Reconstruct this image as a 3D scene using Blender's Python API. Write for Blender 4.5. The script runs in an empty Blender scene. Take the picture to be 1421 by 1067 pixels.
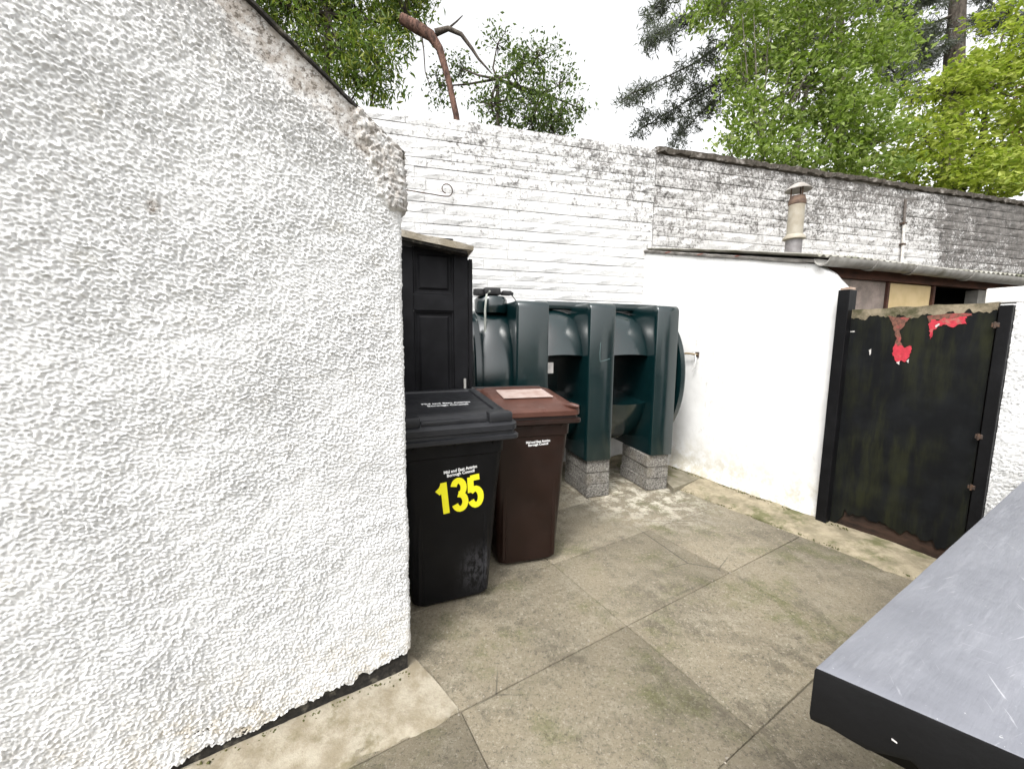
import bpy, bmesh, math, random
import numpy as np
from mathutils import Vector, Matrix
R = math.radians
random.seed(7); RNG = np.random.default_rng(7)
sc = bpy.context.scene
COL = sc.collection

# ------------------------------------------------------------------ camera
F, CX, CY, CAMH, PITCH, ROLL = 540.0, 710.5, 533.5, 1.38, R(6.6), R(0.45)
CM = Matrix.Rotation(math.pi/2-PITCH, 3, 'X') @ Matrix.Rotation(ROLL, 3, 'Z')
cd = bpy.data.cameras.new('camera'); cam = bpy.data.objects.new('camera', cd); COL.objects.link(cam)
cam.matrix_world = Matrix.Translation((0, 0, CAMH)) @ CM.to_4x4()
cd.sensor_width = 36; cd.lens = 36*F/1421; cd.clip_start = 0.02; cd.clip_end = 2000
sc.camera = cam
# ------------------------------------------------------------------ sky, sun, exposure (bright overcast)
SUN_DIR = Vector((-0.30, -0.55, 0.86)).normalized()          # towards the sun
w = bpy.data.worlds.new('World'); sc.world = w; w.use_nodes = True
wn = w.node_tree.nodes; wl = w.node_tree.links
bg = wn['Background']; sky = wn.new('ShaderNodeTexSky'); sky.sky_type = 'NISHITA'; sky.sun_disc = False
sky.sun_elevation = math.asin(SUN_DIR.z); sky.sun_rotation = math.atan2(SUN_DIR.x, SUN_DIR.y)
sky.dust_density = 4.0; sky.ozone_density = 1.0
hs = wn.new('ShaderNodeHueSaturation'); hs.inputs['Saturation'].default_value = 0.05
wl.new(sky.outputs[0], hs.inputs['Color']); wl.new(hs.outputs[0], bg.inputs['Color'])
bg.inputs['Strength'].default_value = 0.15
sl = bpy.data.lights.new('sun', 'SUN'); so = bpy.data.objects.new('sun', sl); COL.objects.link(so)
sl.energy = 0.75; sl.angle = R(12); sl.color = (1.0, 0.97, 0.92)
so.rotation_euler = SUN_DIR.to_track_quat('Z', 'Y').to_euler()
vs = sc.view_settings; vs.view_transform = 'Standard'; vs.look = 'None'; vs.gamma = 1.0; vs.exposure = 1.6
vs.use_curve_mapping = False

# ------------------------------------------------------------------ pixel -> direction -> point on what it touches
def ray(x, y): return CM @ Vector(((x-CX)/F, -(y-CY)/F, -1.0))
def gnd(x, y, z=0.0):
    d = ray(x, y); t = (z-CAMH)/d.z; return Vector((0, 0, CAMH))+d*t
def onplane(x, y, p0, ang):
    a = R(ang); n = Vector((math.cos(a), -math.sin(a), 0)); d = ray(x, y); c = Vector((0, 0, CAMH))
    return c+d*(n.dot(Vector((p0[0], p0[1], 0))-c)/n.dot(d))
def at(x, y, Y):
    d = ray(x, y); return Vector((0, 0, CAMH))+d*(Y/d.y)
def dirv(a): return Vector((math.sin(R(a)), math.cos(R(a)), 0))

# ------------------------------------------------------------------ object helpers
def tag(o, label=None, cat=None, group=None, kind=None):
    if label: o['label'] = label
    if cat: o['category'] = cat
    if group: o['group'] = group
    if kind: o['kind'] = kind
    return o
def thing(name, label, cat, loc=(0, 0, 0), ang=90, group=None):
    """Empty whose local x runs along compass angle ang (degrees right of +Y)"""
    o = bpy.data.objects.new(name, None); COL.objects.link(o); o.empty_display_size = .1
    o.location = loc; o.rotation_euler = (0, 0, R(90-ang)); return tag(o, label, cat, group)
def link(name, me, parent=None, mat=None):
    o = bpy.data.objects.new(name, me); COL.objects.link(o)
    if parent: o.parent = parent
    if mat and not me.materials: me.materials.append(mat)
    return o
def npmesh(name, V, Q, smooth=True):
    V = np.asarray(V, np.float32); Q = np.asarray(Q, np.int32); k = Q.shape[1]
    me = bpy.data.meshes.new(name); me.vertices.add(len(V)); me.vertices.foreach_set('co', V.ravel())
    me.loops.add(Q.size); me.loops.foreach_set('vertex_index', Q.ravel())
    me.polygons.add(len(Q)); me.polygons.foreach_set('loop_start', np.arange(0, Q.size, k, dtype=np.int32))
    me.polygons.foreach_set('use_smooth', np.full(len(Q), smooth)); me.update(calc_edges=True); me.validate()
    return me
class MB:
    def __init__(s): s.v = []; s.f = []
    def add(s, vs, fs):
        b = len(s.v); s.v += [tuple(v) for v in vs]; s.f += [tuple(i+b for i in f) for f in fs]; return s
    def box(s, x0, x1, y0, y1, z0, z1, bev=0.0, M=None):
        bm = bmesh.new(); bmesh.ops.create_cube(bm, size=1)
        for v in bm.verts: v.co = Vector(((x0+x1)/2+v.co.x*(x1-x0), (y0+y1)/2+v.co.y*(y1-y0), (z0+z1)/2+v.co.z*(z1-z0)))
        if bev: bmesh.ops.bevel(bm, geom=bm.edges[:], offset=bev, segments=2, profile=.5, affect='EDGES')
        if M: bm.transform(M)
        bm.verts.index_update(); s.add([v.co[:] for v in bm.verts], [[v.index for v in f.verts] for f in bm.faces]); bm.free(); return s
    def loft(s, rings, caps=True, closed=True):
        n = len(rings[0]); vs = [p for r in rings for p in r]; fs = []
        for i in range(len(rings)-1):
            for j in range(n if closed else n-1):
                k = (j+1) % n; fs.append((i*n+j, i*n+k, (i+1)*n+k, (i+1)*n+j))
        if caps: fs.append(tuple(range(n-1, -1, -1))); fs.append(tuple((len(rings)-1)*n+j for j in range(n)))
        return s.add(vs, fs)
    def tube(s, pts, rad, n=8):
        pts = [Vector(p) for p in pts]; rad = rad if hasattr(rad, '__len__') else [rad]*len(pts); rings = []
        up = Vector((.13, .21, .97))
        for i, p in enumerate(pts):
            t = (pts[min(i+1, len(pts)-1)]-pts[max(i-1, 0)]).normalized()
            if abs(t.dot(up)) > .95: up = Vector((.9, .3, .1))
            a = t.cross(up).normalized(); b = t.cross(a)
            rings.append([p+(a*math.cos(2*math.pi*k/n)+b*math.sin(2*math.pi*k/n))*rad[i] for k in range(n)])
            up = -b if False else up
        return s.loft(rings)
    def lathe(s, prof, c=(0, 0, 0), n=20):
        return s.loft([[(c[0]+r*math.cos(2*math.pi*k/n), c[1]+r*math.sin(2*math.pi*k/n), c[2]+z) for k in range(n)] for r, z in prof])
    def prism(s, poly, y0, y1):   # polygon in x,z extruded along y
        n = len(poly); vs = [(x, y0, z) for x, z in poly]+[(x, y1, z) for x, z in poly]
        fs = [tuple(range(n)), tuple(range(2*n-1, n-1, -1))]+[(i, n+i, n+(i+1) % n, (i+1) % n) for i in range(n)]
        return s.add(vs, fs)
    def mesh(s, name, smooth=None):
        me = bpy.data.meshes.new(name); me.from_pydata(s.v, [], s.f)
        bm = bmesh.new(); bm.from_mesh(me); bmesh.ops.recalc_face_normals(bm, faces=bm.faces); bm.to_mesh(me); bm.free()
        if smooth:
            me.polygons.foreach_set('use_smooth', [True]*len(me.polygons)); me.set_sharp_from_angle(angle=R(smooth))
        return me
    def build(s, name, mat, parent=None, smooth=None): return link(name, s.mesh(name, smooth), parent, mat)

# ------------------------------------------------------------------ numpy gradient noise
def perlin(x, y, seed=0):
    r = np.random.default_rng(seed); n = 256; g = r.uniform(0, 2*np.pi, (n, n)); gx, gy = np.cos(g), np.sin(g)
    xi = np.floor(x).astype(int); yi = np.floor(y).astype(int); xf = x-xi; yf = y-yi
    u = xf**3*(xf*(xf*6-15)+10); v = yf**3*(yf*(yf*6-15)+10)
    def d(i, j):
        a = (xi+i) % n; b = (yi+j) % n; return gx[a, b]*(xf-i)+gy[a, b]*(yf-j)
    return ((d(0, 0)*(1-u)+d(1, 0)*u)*(1-v)+(d(0, 1)*(1-u)+d(1, 1)*u)*v)*1.5
def roughcast(s, z, seed=1):
    """thrown-mortar relief, about -0.4 .. 1.2"""
    wx = s+.005*perlin(s/.022, z/.022, seed+5); wz = z+.005*perlin(s/.03+9, z/.03+3, seed+6)
    a = perlin((wx*.94+wz*.34)/.0088, (wz*.94-wx*.34)/.0073, seed); b = perlin((wx*.8-wz*.6)/.0060, (wz*.8+wx*.6)/.0054, seed+1)
    c = perlin(s/.055, z/.05, seed+2); f = perlin(s/.0050, z/.0050, seed+3)
    l = (np.clip(a*.9+.25*c, -.35, 1)+.6*np.clip(b, -.3, 1))*(.75+.5*np.clip(perlin(s/.3, z/.24, seed+8)+.5, 0, 1))
    return l+.13*f+.25*c
def smooth01(e0, e1, x):
    t = np.clip((x-e0)/(e1-e0), 0, 1); return t*t*(3-2*t)

# ------------------------------------------------------------------ materials
class MT:
    def __init__(s, name, rough=.8, spec=.3):
        s.m = bpy.data.materials.new(name); s.m.use_nodes = True; s.t = s.m.node_tree; s.b = s.t.nodes['Principled BSDF']
        s.b.inputs['Roughness'].default_value = rough; s.b.inputs['Specular IOR Level'].default_value = spec
        s.cache = {}
    def n(s, ty, **kw):
        o = s.t.nodes.new(ty)
        for k, v in kw.items(): setattr(o, k, v)
        return o
    def l(s, a, b):
        if isinstance(a, (int, float)): b.default_value = a
        elif isinstance(a, (tuple, list)):
            b.default_value = tuple(a)+((1,) if len(a) == 3 and b.type == 'RGBA' else ())
        else: s.t.links.new(a, b)
    def pos(s): return s.cache.setdefault('pos', s.n('ShaderNodeNewGeometry')).outputs['Position']
    def obj(s): return s.cache.setdefault('obj', s.n('ShaderNodeTexCoord')).outputs['Object']
    def scale(s, v, sx, sy, sz):
        o = s.n('ShaderNodeVectorMath', operation='MULTIPLY'); s.l(v, o.inputs[0]); o.inputs[1].default_value = (sx, sy, sz); return o.outputs[0]
    def noise(s, scale, detail=4, vec=None, rough=.55, dist=0):
        o = s.n('ShaderNodeTexNoise'); s.l(vec if vec else s.pos(), o.inputs['Vector'])
        o.inputs['Scale'].default_value = scale; o.inputs['Detail'].default_value = detail; o.inputs['Roughness'].default_value = rough; o.inputs['Distortion'].default_value = dist
        return o.outputs['Fac']
    def voro(s, scale, vec=None, feature='F1'):
        o = s.n('ShaderNodeTexVoronoi', feature=feature); s.l(vec if vec else s.pos(), o.inputs['Vector']); o.inputs['Scale'].default_value = scale
        return o.outputs['Distance']
    def rng(s, x, a, b, c=0., d=1.):
        o = s.n('ShaderNodeMapRange'); o.interpolation_type = 'SMOOTHSTEP'; s.l(x, o.inputs['Value'])
        for i, v in zip(('From Min', 'From Max', 'To Min', 'To Max'), (a, b, c, d)): o.inputs[i].default_value = v
        return o.outputs[0]
    def mth(s, op, a, b=0.):
        o = s.n('ShaderNodeMath', operation=op); s.l(a, o.inputs[0]); s.l(b, o.inputs[1]); return o.outputs[0]
    def sep(s, v, i):
        o = s.n('ShaderNodeSeparateXYZ'); s.l(v, o.inputs[0]); return o.outputs[i]
    def dot(s, v, d, off=0.):
        o = s.n('ShaderNodeVectorMath', operation='DOT_PRODUCT'); s.l(v, o.inputs[0]); o.inputs[1].default_value = d
        return s.mth('ADD', o.outputs['Value'], off)
    def mix(s, f, a, b, mode='MIX'):
        o = s.n('ShaderNodeMix', data_type='RGBA', blend_type=mode); s.l(f, o.inputs['Factor']); s.l(a, o.inputs['A']); s.l(b, o.inputs['B'])
        i = [x for x in o.inputs if x.type == 'RGBA']; 
        s.l(a, i[0]); s.l(b, i[1]); return [x for x in o.outputs if x.type == 'RGBA'][0]
    def bump(s, h, strength=.5, dist=.01):
        o = s.n('ShaderNodeBump'); s.l(h, o.inputs['Height']); o.inputs['Strength'].default_value = strength; o.inputs['Distance'].default_value = dist
        if 'bm' in s.cache: s.l(s.cache['bm'], o.inputs['Normal'])
        s.cache['bm'] = o.outputs[0]; s.l(o.outputs[0], s.b.inputs['Normal']); return s
    def attr(s, name):
        o = s.n('ShaderNodeAttribute', attribute_name=name); return o.outputs['Fac']
    def col(s, c): s.l(c, s.b.inputs['Base Color']); return s
    def rgh(s, c): s.l(c, s.b.inputs['Roughness']); return s

def m_plain(name, c, rough=.7, c2=None, sc_=20, bump=.15, bsc=200, spec=.3, dirt=None):
    M = MT(name, rough, spec); v = M.obj()
    x = M.mix(M.rng(M.noise(sc_, 5, v), .35, .7), c, c2 or tuple(k*.75 for k in c))
    if dirt: x = M.mix(M.rng(M.noise(sc_*.35, 6, v, .65), .52, .72), x, dirt)
    M.col(x)
    if bump: M.bump(M.noise(bsc, 3, v), bump, .003)
    return M.m

# roughcast render (white paint over thrown mortar); 'dirt' is an attribute of real grime
def m_roughcast(name, base=(.66, .66, .655)):
    M = MT(name, .85, .2); v = M.pos()
    x = M.mix(M.rng(M.noise(5, 5, v), .4, .75), base, tuple(k*.88 for k in base))
    x = M.mix(M.mth('MULTIPLY', M.rng(M.noise(9, 6, v, .7), .58, .75), .35), x, (.50, .46, .38))
    d = M.mth('MULTIPLY', M.attr('dirt'), M.rng(M.noise(26, 6, v, .7), .3, .62))
    x = M.mix(d, x, (.27, .235, .20))
    d2 = M.mth('MULTIPLY', M.attr('dirt'), M.rng(M.noise(75, 5, v, .7), .50, .62))
    x = M.mix(d2, x, (.09, .075, .06))
    foot = M.mth('MULTIPLY', M.rng(M.sep(v, 2), .0, .42, 1., 0.), M.rng(M.noise(18, 6, v, .7), .42, .7))
    x = M.mix(M.mth('MULTIPLY', foot, .75), x, (.36, .30, .20))
    M.col(x); M.bump(M.noise(260, 4, v, .7), .8, .0035)
    return M.m
MR = m_roughcast('roughcast_white')
# painted split-face block wall: white paint flaking to grey-brown stone
def m_block(name, bias):
    M = MT(name, .9, .15); v = M.pos()
    stone = M.mix(M.rng(M.noise(11, 6, v, .7), .3, .7), (.150, .138, .128), (.045, .041, .038))
    lx = M.dot(v, (dirv(75.5).x, dirv(75.5).y, 0), -(W1.x*dirv(75.5).x+W1.y*dirv(75.5).y))
    z = M.sep(v, 2)
    big = M.noise(1.6, 5, v, .6); fine = M.noise(34, 7, v, .75); mid = M.noise(9, 6, v, .7)
    fl = M.mth('ADD', M.mth('MULTIPLY', fine, .7), M.mth('MULTIPLY', mid, .3))
    if bias == 'white':
        wear = M.mth('ADD', M.rng(z, 2.15, 3.5, 0., .08), M.mth('MULTIPLY', M.rng(lx, -2.4, -.3, 0., .06), M.rng(z, 2.1, 3.1)))
        wear = M.mth('ADD', wear, M.mth('MULTIPLY', M.mth('SUBTRACT', big, .5), .30))
        fac = M.rng(M.mth('ADD', fl, wear), .575, .70)
        paint = M.mix(M.rng(mid, .4, .7), (.62, .615, .605), (.54, .535, .525))
        M.col(M.mix(M.mth('MULTIPLY', fac, .85), paint, stone))
    else:
        wear = M.mth('ADD', M.rng(z, 2.3, 3.5, .03, .135), M.mth('MULTIPLY', M.mth('SUBTRACT', big, .5), .25))
        bare = M.rng(M.mth('ADD', lx, M.mth('MULTIPLY', M.mth('SUBTRACT', mid, .5), .35)), 4.55, 4.72, 0., .10)
        fac = M.rng(M.mth('ADD', M.mth('ADD', fl, wear), bare), .545, .67)
        paint = M.mix(M.rng(mid, .35, .7), (.52, .51, .50), (.38, .372, .362))
        M.col(M.mix(M.mth('MULTIPLY', fac, .93), paint, stone))
    M.bump(M.noise(46, 6, v, .7), .8, .012); M.bump(M.noise(220, 3, v), .4, .003)
    return M.m
# smooth white render of the shed
def m_render():
    M = MT('smooth_white_render', .8, .25); v = M.pos(); z = M.sep(v, 2)
    x = M.mix(M.rng(M.noise(4, 5, v), .4, .8), (.66, .657, .645), (.585, .58, .57))
    spot = M.mth('MULTIPLY', M.rng(M.noise(30, 6, M.scale(v, 1, 1, .45), .75), .57, .67), M.rng(M.noise(2.2, 3, v), .42, .58))
    x = M.mix(M.mth('MULTIPLY', spot, .7), x, (.42, .40, .36))
    foot = M.mth('MULTIPLY', M.rng(z, .0, .55, 1., 0.), M.rng(M.noise(11, 7, v, .75), .36, .62))
    x = M.mix(M.mth('MULTIPLY', foot, .8), x, (.40, .36, .26))
    M.col(x); M.bump(M.noise(9, 4, v), .2, .008); M.bump(M.noise(90, 4, v), .25, .003); return M.m
# paving
def m_slab():
    M = MT('paving_concrete', .9, .25); v = M.pos()
    big = M.noise(1.7, 6, v, .6); mid = M.noise(7, 7, v, .7); sp = M.noise(48, 7, v, .95); agg = M.noise(66, 7, v, .95)
    x = M.mix(M.rng(big, .35, .68), (.240, .206, .146), (.156, .135, .098))
    x = M.mix(M.mth('MULTIPLY', M.rng(mid, .45, .68), .7), x, (.29, .26, .195))
    x = M.mix(M.mth('MULTIPLY', M.rng(M.noise(2.3, 7, v, .7), .50, .66), .75), x, (.105, .108, .042))
    x = M.mix(M.mth('MULTIPLY', M.rng(M.noise(3.6, 8, v, .78), .50, .62), .62), x, (.092, .080, .058))
    x = M.mix(M.rng(sp, .53, .62, 0., .8), x, (.40, .365, .29))
    x = M.mix(M.rng(agg, .40, .49, .85, 0.), x, (.060, .052, .038))
    o = M.n('ShaderNodeObjectInfo'); x = M.mix(M.mth('MULTIPLY', o.outputs['Random'], .28), x, (.12, .105, .08))
    d = M.n('ShaderNodeVectorMath', operation='DISTANCE'); M.l(v, d.inputs[0]); d.inputs[1].default_value = (1.15, 3.5, 0)
    pale = M.mth('MULTIPLY', M.rng(d.outputs['Value'], .2, 1.0, 1., 0.), M.rng(M.noise(9, 8, v, .8), .46, .58))
    x = M.mix(M.mth('MULTIPLY', pale, .75), x, (.50, .47, .39))
    x = M.mix(M.rng(M.voro(3.1, v), .012, .02, .7, 0.), x, (.55, .53, .47))
    ck = M.voro(1.25, M.scale(v, 1, 1, 0), 'DISTANCE_TO_EDGE'); ckm = M.mth('MULTIPLY', M.rng(ck, .0, .006, 1., 0.), M.rng(M.noise(1.3, 2, v), .52, .6))
    x = M.mix(M.mth('MULTIPLY', ckm, .7), x, (.05, .045, .035))
    M.col(x); M.bump(sp, .7, .006); M.bump(agg, .6, .004); M.bump(mid, .25, .01)
    M.rgh(M.rng(mid, .3, .7, .75, .95)); return M.m
def m_pale(name, a, b, moss, mossamt):
    M = MT(name, .9, .2); v = M.pos()
    x = M.mix(M.rng(M.noise(9, 6, v, .7), .35, .65), a, b)
    x = M.mix(M.rng(M.noise(70, 5, v, .8), .55, .68, 0., .7), x, (.20, .17, .13))
    x = M.mix(M.mth('MULTIPLY', M.rng(M.noise(3.3, 6, v, .7), .5, .64), mossamt), x, moss)
    M.col(x); M.bump(M.noise(60, 5, v, .7), .6, .008); return M.m
def m_blackpaint(name, c=(.012, .012, .013), rough=.42, algae=0.):
    M = MT(name, rough, .11); v = M.obj()
    x = M.mix(M.rng(M.noise(7, 5, v), .4, .7), c, tuple(k*1.7 for k in c))
    if algae:
        st = M.noise(9, 6, M.scale(v, 1, 1, .14), .7); bl = M.noise(2.6, 4, M.scale(v, 1, 1, .7))
        x = M.mix(M.mth('MULTIPLY', M.mth('MULTIPLY', M.rng(st, .40, .66), M.rng(bl, .38, .56)), algae), x, (.030, .032, .011))
        M.rgh(.55)
    x = M.mix(M.rng(M.noise(55, 6, v, .8), .70, .76, 0., .5), x, (.16, .15, .14))
    M.col(x); M.bump(M.noise(30, 5, M.scale(v, 1, 1, .35)), .25, .004); return M.m
def m_plastic(name, c, c2, rough=.38, scuff=None, box=None, spec=.28, fa=.2, rv=.12):
    M = MT(name, rough, spec); v = M.obj()
    x = M.mix(M.rng(M.noise(6, 5, v), .35, .7), c, c2)
    fine = M.noise(60, 6, M.scale(v, 1, 1, .3), .75)
    x = M.mix(M.rng(fine, .62, .75, 0., fa), x, tuple(min(1, k*3+.05) for k in c2))
    if box:
        d = M.n('ShaderNodeVectorMath', operation='DISTANCE'); M.l(M.scale(v, 1, 1, .8), d.inputs[0]); d.inputs[1].default_value = box
        f = M.mth('MULTIPLY', M.rng(d.outputs['Value'], .03, .15, 1., 0.), M.rng(M.noise(35, 6, M.scale(v, 1, 1, .5), .8), .42, .6))
        x = M.mix(M.mth('MULTIPLY', f, .75), x, scuff)
    M.col(x); M.rgh(M.rng(M.noise(11, 4, v), .3, .7, rough-rv*.6, rough+rv)); M.bump(M.noise(350, 2, v), .12, .0015); return M.m
def m_wood(name, a, b, rough=.8):
    M = MT(name, rough, .2); v = M.obj()
    g = M.noise(16, 6, M.scale(v, .25, 1, 1), .7)
    M.col(M.mix(M.rng(g, .35, .65), a, b)); M.bump(g, .5, .006); return M.m
def m_leaf(name, a, b, c, trans=.45, rough=.5):
    M = MT(name, rough, .3); g = M.n('ShaderNodeNewGeometry').outputs['Random Per Island']
    x = M.mix(M.rng(g, .0, .55), a, b); x = M.mix(M.rng(g, .6, 1.), x, c)
    M.col(x)
    tr = M.n('ShaderNodeBsdfTranslucent'); mx = M.n('ShaderNodeMixShader'); out = M.t.nodes['Material Output']
    M.l(M.mix(.5, x, (x and (.16, .24, .02))), tr.inputs['Color']); mx.inputs['Fac'].default_value = trans
    M.l(M.b.outputs[0], mx.inputs[1]); M.l(tr.outputs[0], mx.inputs[2]); M.l(mx.outputs[0], out.inputs['Surface'])
    return M.m
def m_bark(name, a, b):
    M = MT(name, .9, .1); v = M.pos(); g = M.noise(18, 6, M.scale(v, 1, 1, .35), .7)
    M.col(M.mix(M.rng(g, .35, .65), a, b)); M.bump(g, .9, .03); return M.m

# ------------------------------------------------------------------ plan: points the photograph fixes on the ground
GC = gnd(572, 930)                    # gable corner
W0 = gnd(1137, 726)                   # near end of the white shed wall
W1 = gnd(890, 633)                    # where it meets the boundary wall
TK = gnd(895, 684)                    # tank front under its last rib
E1, E2 = dirv(59.3), dirv(-30.7)      # paving axes
O = gnd(870, 868)                     # paving joint crossing
A_GAB, A_BACK, A_SHED, A_TANK, A_FRONT = 58, 75.5, -27.5, 74, 72
MS = m_slab(); MREN = m_render()

# ================================================================== THE SETTING
# ground sheet to the horizon
me = npmesh('ground', [(-600, -600, -.03), (600, -600, -.03), (600, 600, -.03), (-600, 600, -.03)], [(0, 1, 2, 3)], False)
tag(link('ground', me, None, m_plain('earth', (.07, .06, .045), .95, (.05, .055, .03), 3, .5, 40)), kind='structure')
# paving: 3 ft x 2 ft slabs, each one a piece
root = bpy.data.objects.new('paving', None); COL.objects.link(root); root.location = O; root.rotation_euler = (0, 0, R(90-59.3)); tag(root, kind='structure')
PX, PY = .872, .602
variants = []
for k in range(4):
    mb = MB(); mb.box(.0018, PX-.0018, .0018, PY-.0018, -.05, 0, .004); me = mb.mesh('slab', 40)
    for v in me.vertices: v.co.x += random.uniform(-.0015, .0015); v.co.y += random.uniform(-.0015, .0015)
    variants.append(me)
for i in range(-4, 2):
    for j in range(-5, 6):
        wide = j >= 0 and i in (-2, -1)
        if wide and i == -1: continue
        o = link('slab', random.choice(variants), root, MS)
        if wide: o.scale = (2, 1, 1)
        o.location = (i*PX, j*PY, random.uniform(-.002, .002)); o.rotation_euler = (R(random.uniform(-.15, .15)), R(random.uniform(-.12, .12)), 0)
P4 = [(-4*PX, -5*PY), (2*PX, -5*PY), (2*PX, 6*PY), (-4*PX, 6*PY)]
me = npmesh('joint_bed', [(x, y, -.0075) for x, y in P4], [(0, 1, 2, 3)], False); link('joint_bed', me, root, m_plain('joint_dirt', (.085, .072, .055), .95, (.13, .115, .09), 30, .4, 80))
# pale concrete fillet along the gable
gd = dirv(A_GAB); gn = Vector((gd.y, -gd.x, 0))
def strip(name, pts, z, mat, nsub=60, zl=-.03):
    """ribbon between two point rows, with slumped surface"""
    a, b = pts; V = []; Q = []; m = 8
    for i in range(nsub+1):
        t = i/nsub; p = a[0].lerp(a[1], t); q = b[0].lerp(b[1], t)
        for j in range(m+1):
            u = j/m; c = p.lerp(q, u)
            n1 = float(perlin(np.array([c.x*5.]), np.array([c.y*5.]), 3)[0]); n2 = float(perlin(np.array([c.x*22.]), np.array([c.y*22.]), 4)[0])
            zz = z*(1-.75*u**2)+.006*n1+.003*n2
            if j == m: c = c+(q-p).normalized()*(.035*n1+.022*n2); zz = .0015
            V.append((c.x, c.y, zz))
        V.append((V[-1][0], V[-1][1], zl))
    k = m+2
    for i in range(nsub):
        for j in range(k-1): Q.append((i*k+j, (i+1)*k+j, (i+1)*k+j+1, i*k+j+1))
    return tag(link(name, npmesh(name, V, Q), None, mat), kind='structure')
g0 = GC+gd*.02-gn*.06; g1 = GC-gd*1.9-gn*.06
strip('concrete_fillet', ((g0, g1), (gnd(637, 984), gnd(637, 984)-gd*1.95)), .014, m_pale('pale_concrete', (.31, .28, .22), (.20, .17, .12), (.12, .10, .055), .8), 90)
# raised strip under the shed wall and gate
wd = dirv(A_SHED); wnrm = Vector((-wd.y, wd.x, 0))     # towards the yard
s0 = W0-wd*1.9; s1 = W1+wd*.1
edge0 = O+E1*(2*PX+.004)
def edge_at(p): return edge0+E2*((p-edge0).dot(E2))
strip('threshold_strip', ((s0-wnrm*.16, s1-wnrm*.16), (edge_at(s0), edge_at(s1))), .055, m_pale('threshold_concrete', (.29, .25, .175), (.17, .147, .10), (.075, .080, .03), .8), 110)

# ================================================================== OUTBUILDING WITH ROUGHCAST GABLE (left)
ob = thing('outbuilding', 'white roughcast gable wall with sloping verge and dirty corner kneeler beside the bins', 'outbuilding', GC, A_GAB+180)
VS = .711
def verge(s): return 2.05+VS*np.maximum(s, 0)
def gable_mesh(s0, s1, step, amp=.0072):
    S = np.arange(s0, s1, step); n = int(2.6/step); T = np.linspace(0, 1, n); r = .022
    s, t = np.meshgrid(S, T, indexing='ij')
    zb = np.interp(S, [0, .15, .5, 1.0], [.088, .075, .05, .038])+.016*perlin(S/.07, S*0+2.5, 9)+.012*perlin(S/.02, S*0+1.5, 10); zt = verge(S)-.004
    z = zb[:, None]+(zt-zb)[:, None]*t
    tt = np.clip((s+r)/(2*r), 0, 1)
    px = np.where(s > r, s, np.where(s < -r, 0, tt**2*r)); py = np.where(s > r, 0, np.where(s < -r, s, -(1-tt)**2*r))
    nx = -(1-tt); ny = tt; nl = np.hypot(nx, ny); nx /= nl; ny /= nl
    rc = roughcast(s, z, 1)
    vd = (verge(s)-z)/math.sqrt(1+VS*VS)
    big = perlin(s/.25, z/.25, 20)
    band = 1-smooth01(.07, .125, vd+.025*big+.02*perlin(s/.06, z/.06, 21))          # smooth verge mortar
    sb = np.interp(z, [1.80, 1.83, 1.88, 2.0, 2.12], [-.02, .03, .075, .105, .15])
    kn = smooth01(-.012, .012, sb-s+.012*perlin(s/.03, z/.03, 22))*smooth01(1.832, 1.846, z+.008*perlin(s/.04, z*0, 23))
    rug = np.abs(perlin((s+z*.4)/.04, (z-s*.3)/.04, 24))*1.3+.6*np.abs(perlin((s-z*.5)/.018, (z+s*.5)/.018, 25))
    cor = .55+.45*smooth01(.0, .06, np.abs(s))
    h = amp*cor*(rc*(1-.88*band)*(1-kn*.5))+kn*(.018+.009*rug+.005*perlin(s/.012, z/.012, 27))-.006*band*(1-kn)+.004*big
    h += .008*smooth01(.3, 0., z)*perlin(s/.12, z/.12, 26)+.005*perlin(s/.4, z/.33, 28)
    V = np.stack([px+nx*h, py+ny*h, z], -1).reshape(-1, 3)
    m = len(T); i, j = np.meshgrid(np.arange(len(S)-1), np.arange(m-1), indexing='ij'); a = (i*m+j).ravel()
    me = npmesh('wall', V, np.stack([a, a+1, a+m+1, a+m], -1))
    dirt = np.clip(.62*band*(1-kn)+.5*kn+.25*(1-smooth01(.1, .3, vd)), 0, 1)
    sp = np.exp(-(((s-.687)/.011)**2+((z-1.735)/.016)**2)); dirt = np.clip(dirt+2*sp, 0, 1)
    for nm, arr in (('dirt', dirt),):
        at_ = me.attributes.new(nm, 'FLOAT', 'POINT'); at_.data.foreach_set('value', arr.ravel().astype(np.float32))
    return me
link('wall', gable_mesh(-.22, 1.7, .0028), ob, MR)
MDK = m_plain('bitumen', (.010, .009, .008), .9, (.025, .022, .018), 60, 1., 60, dirt=(.10, .09, .07))
m_ = MB(); m_.box(-.004+.02, 4.0, -.3, -.006, 0, .125); m_.build('damp_course', MDK, ob)
mb = MB(); mb.prism([(1.69, .03), (4.0, .03), (4.0, 2.05), (2.0, 2.05+2*VS-.01), (1.69, 2.05+1.69*VS-.01)], -.2, 0.0); mb.build('gable_wall', MR, ob)
mb = MB(); mb.box(.0, .2, -4.2, -.215, 0, 2.02); mb.build('side_wall', MR, ob)
mb = MB(); mb.box(3.8, 4.0, -4.2, -.205, 0, 2.02); mb.build('side_wall', MR, ob)
MSL = m_plain('slate', (.05, .05, .055), .6, (.08, .08, .08), 9, .4, 60)
cs, sn = math.cos(math.atan(VS)), math.sin(math.atan(VS))
mb = MB(); mb.loft([[(x, y, 2.045+VS*x+dz) for (y, dz) in ((-4.3, .0), (-.008, .0), (-.008, .010), (-4.3, .010))] for x in np.linspace(-.02, 2.0, 14)])
mb.loft([[(x, y, 2.045+VS*(4-x)+dz) for (y, dz) in ((-4.3, .0), (-.008, .0), (-.008, .010), (-4.3, .010))] for x in np.linspace(2.0, 4.1, 6)])
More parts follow.
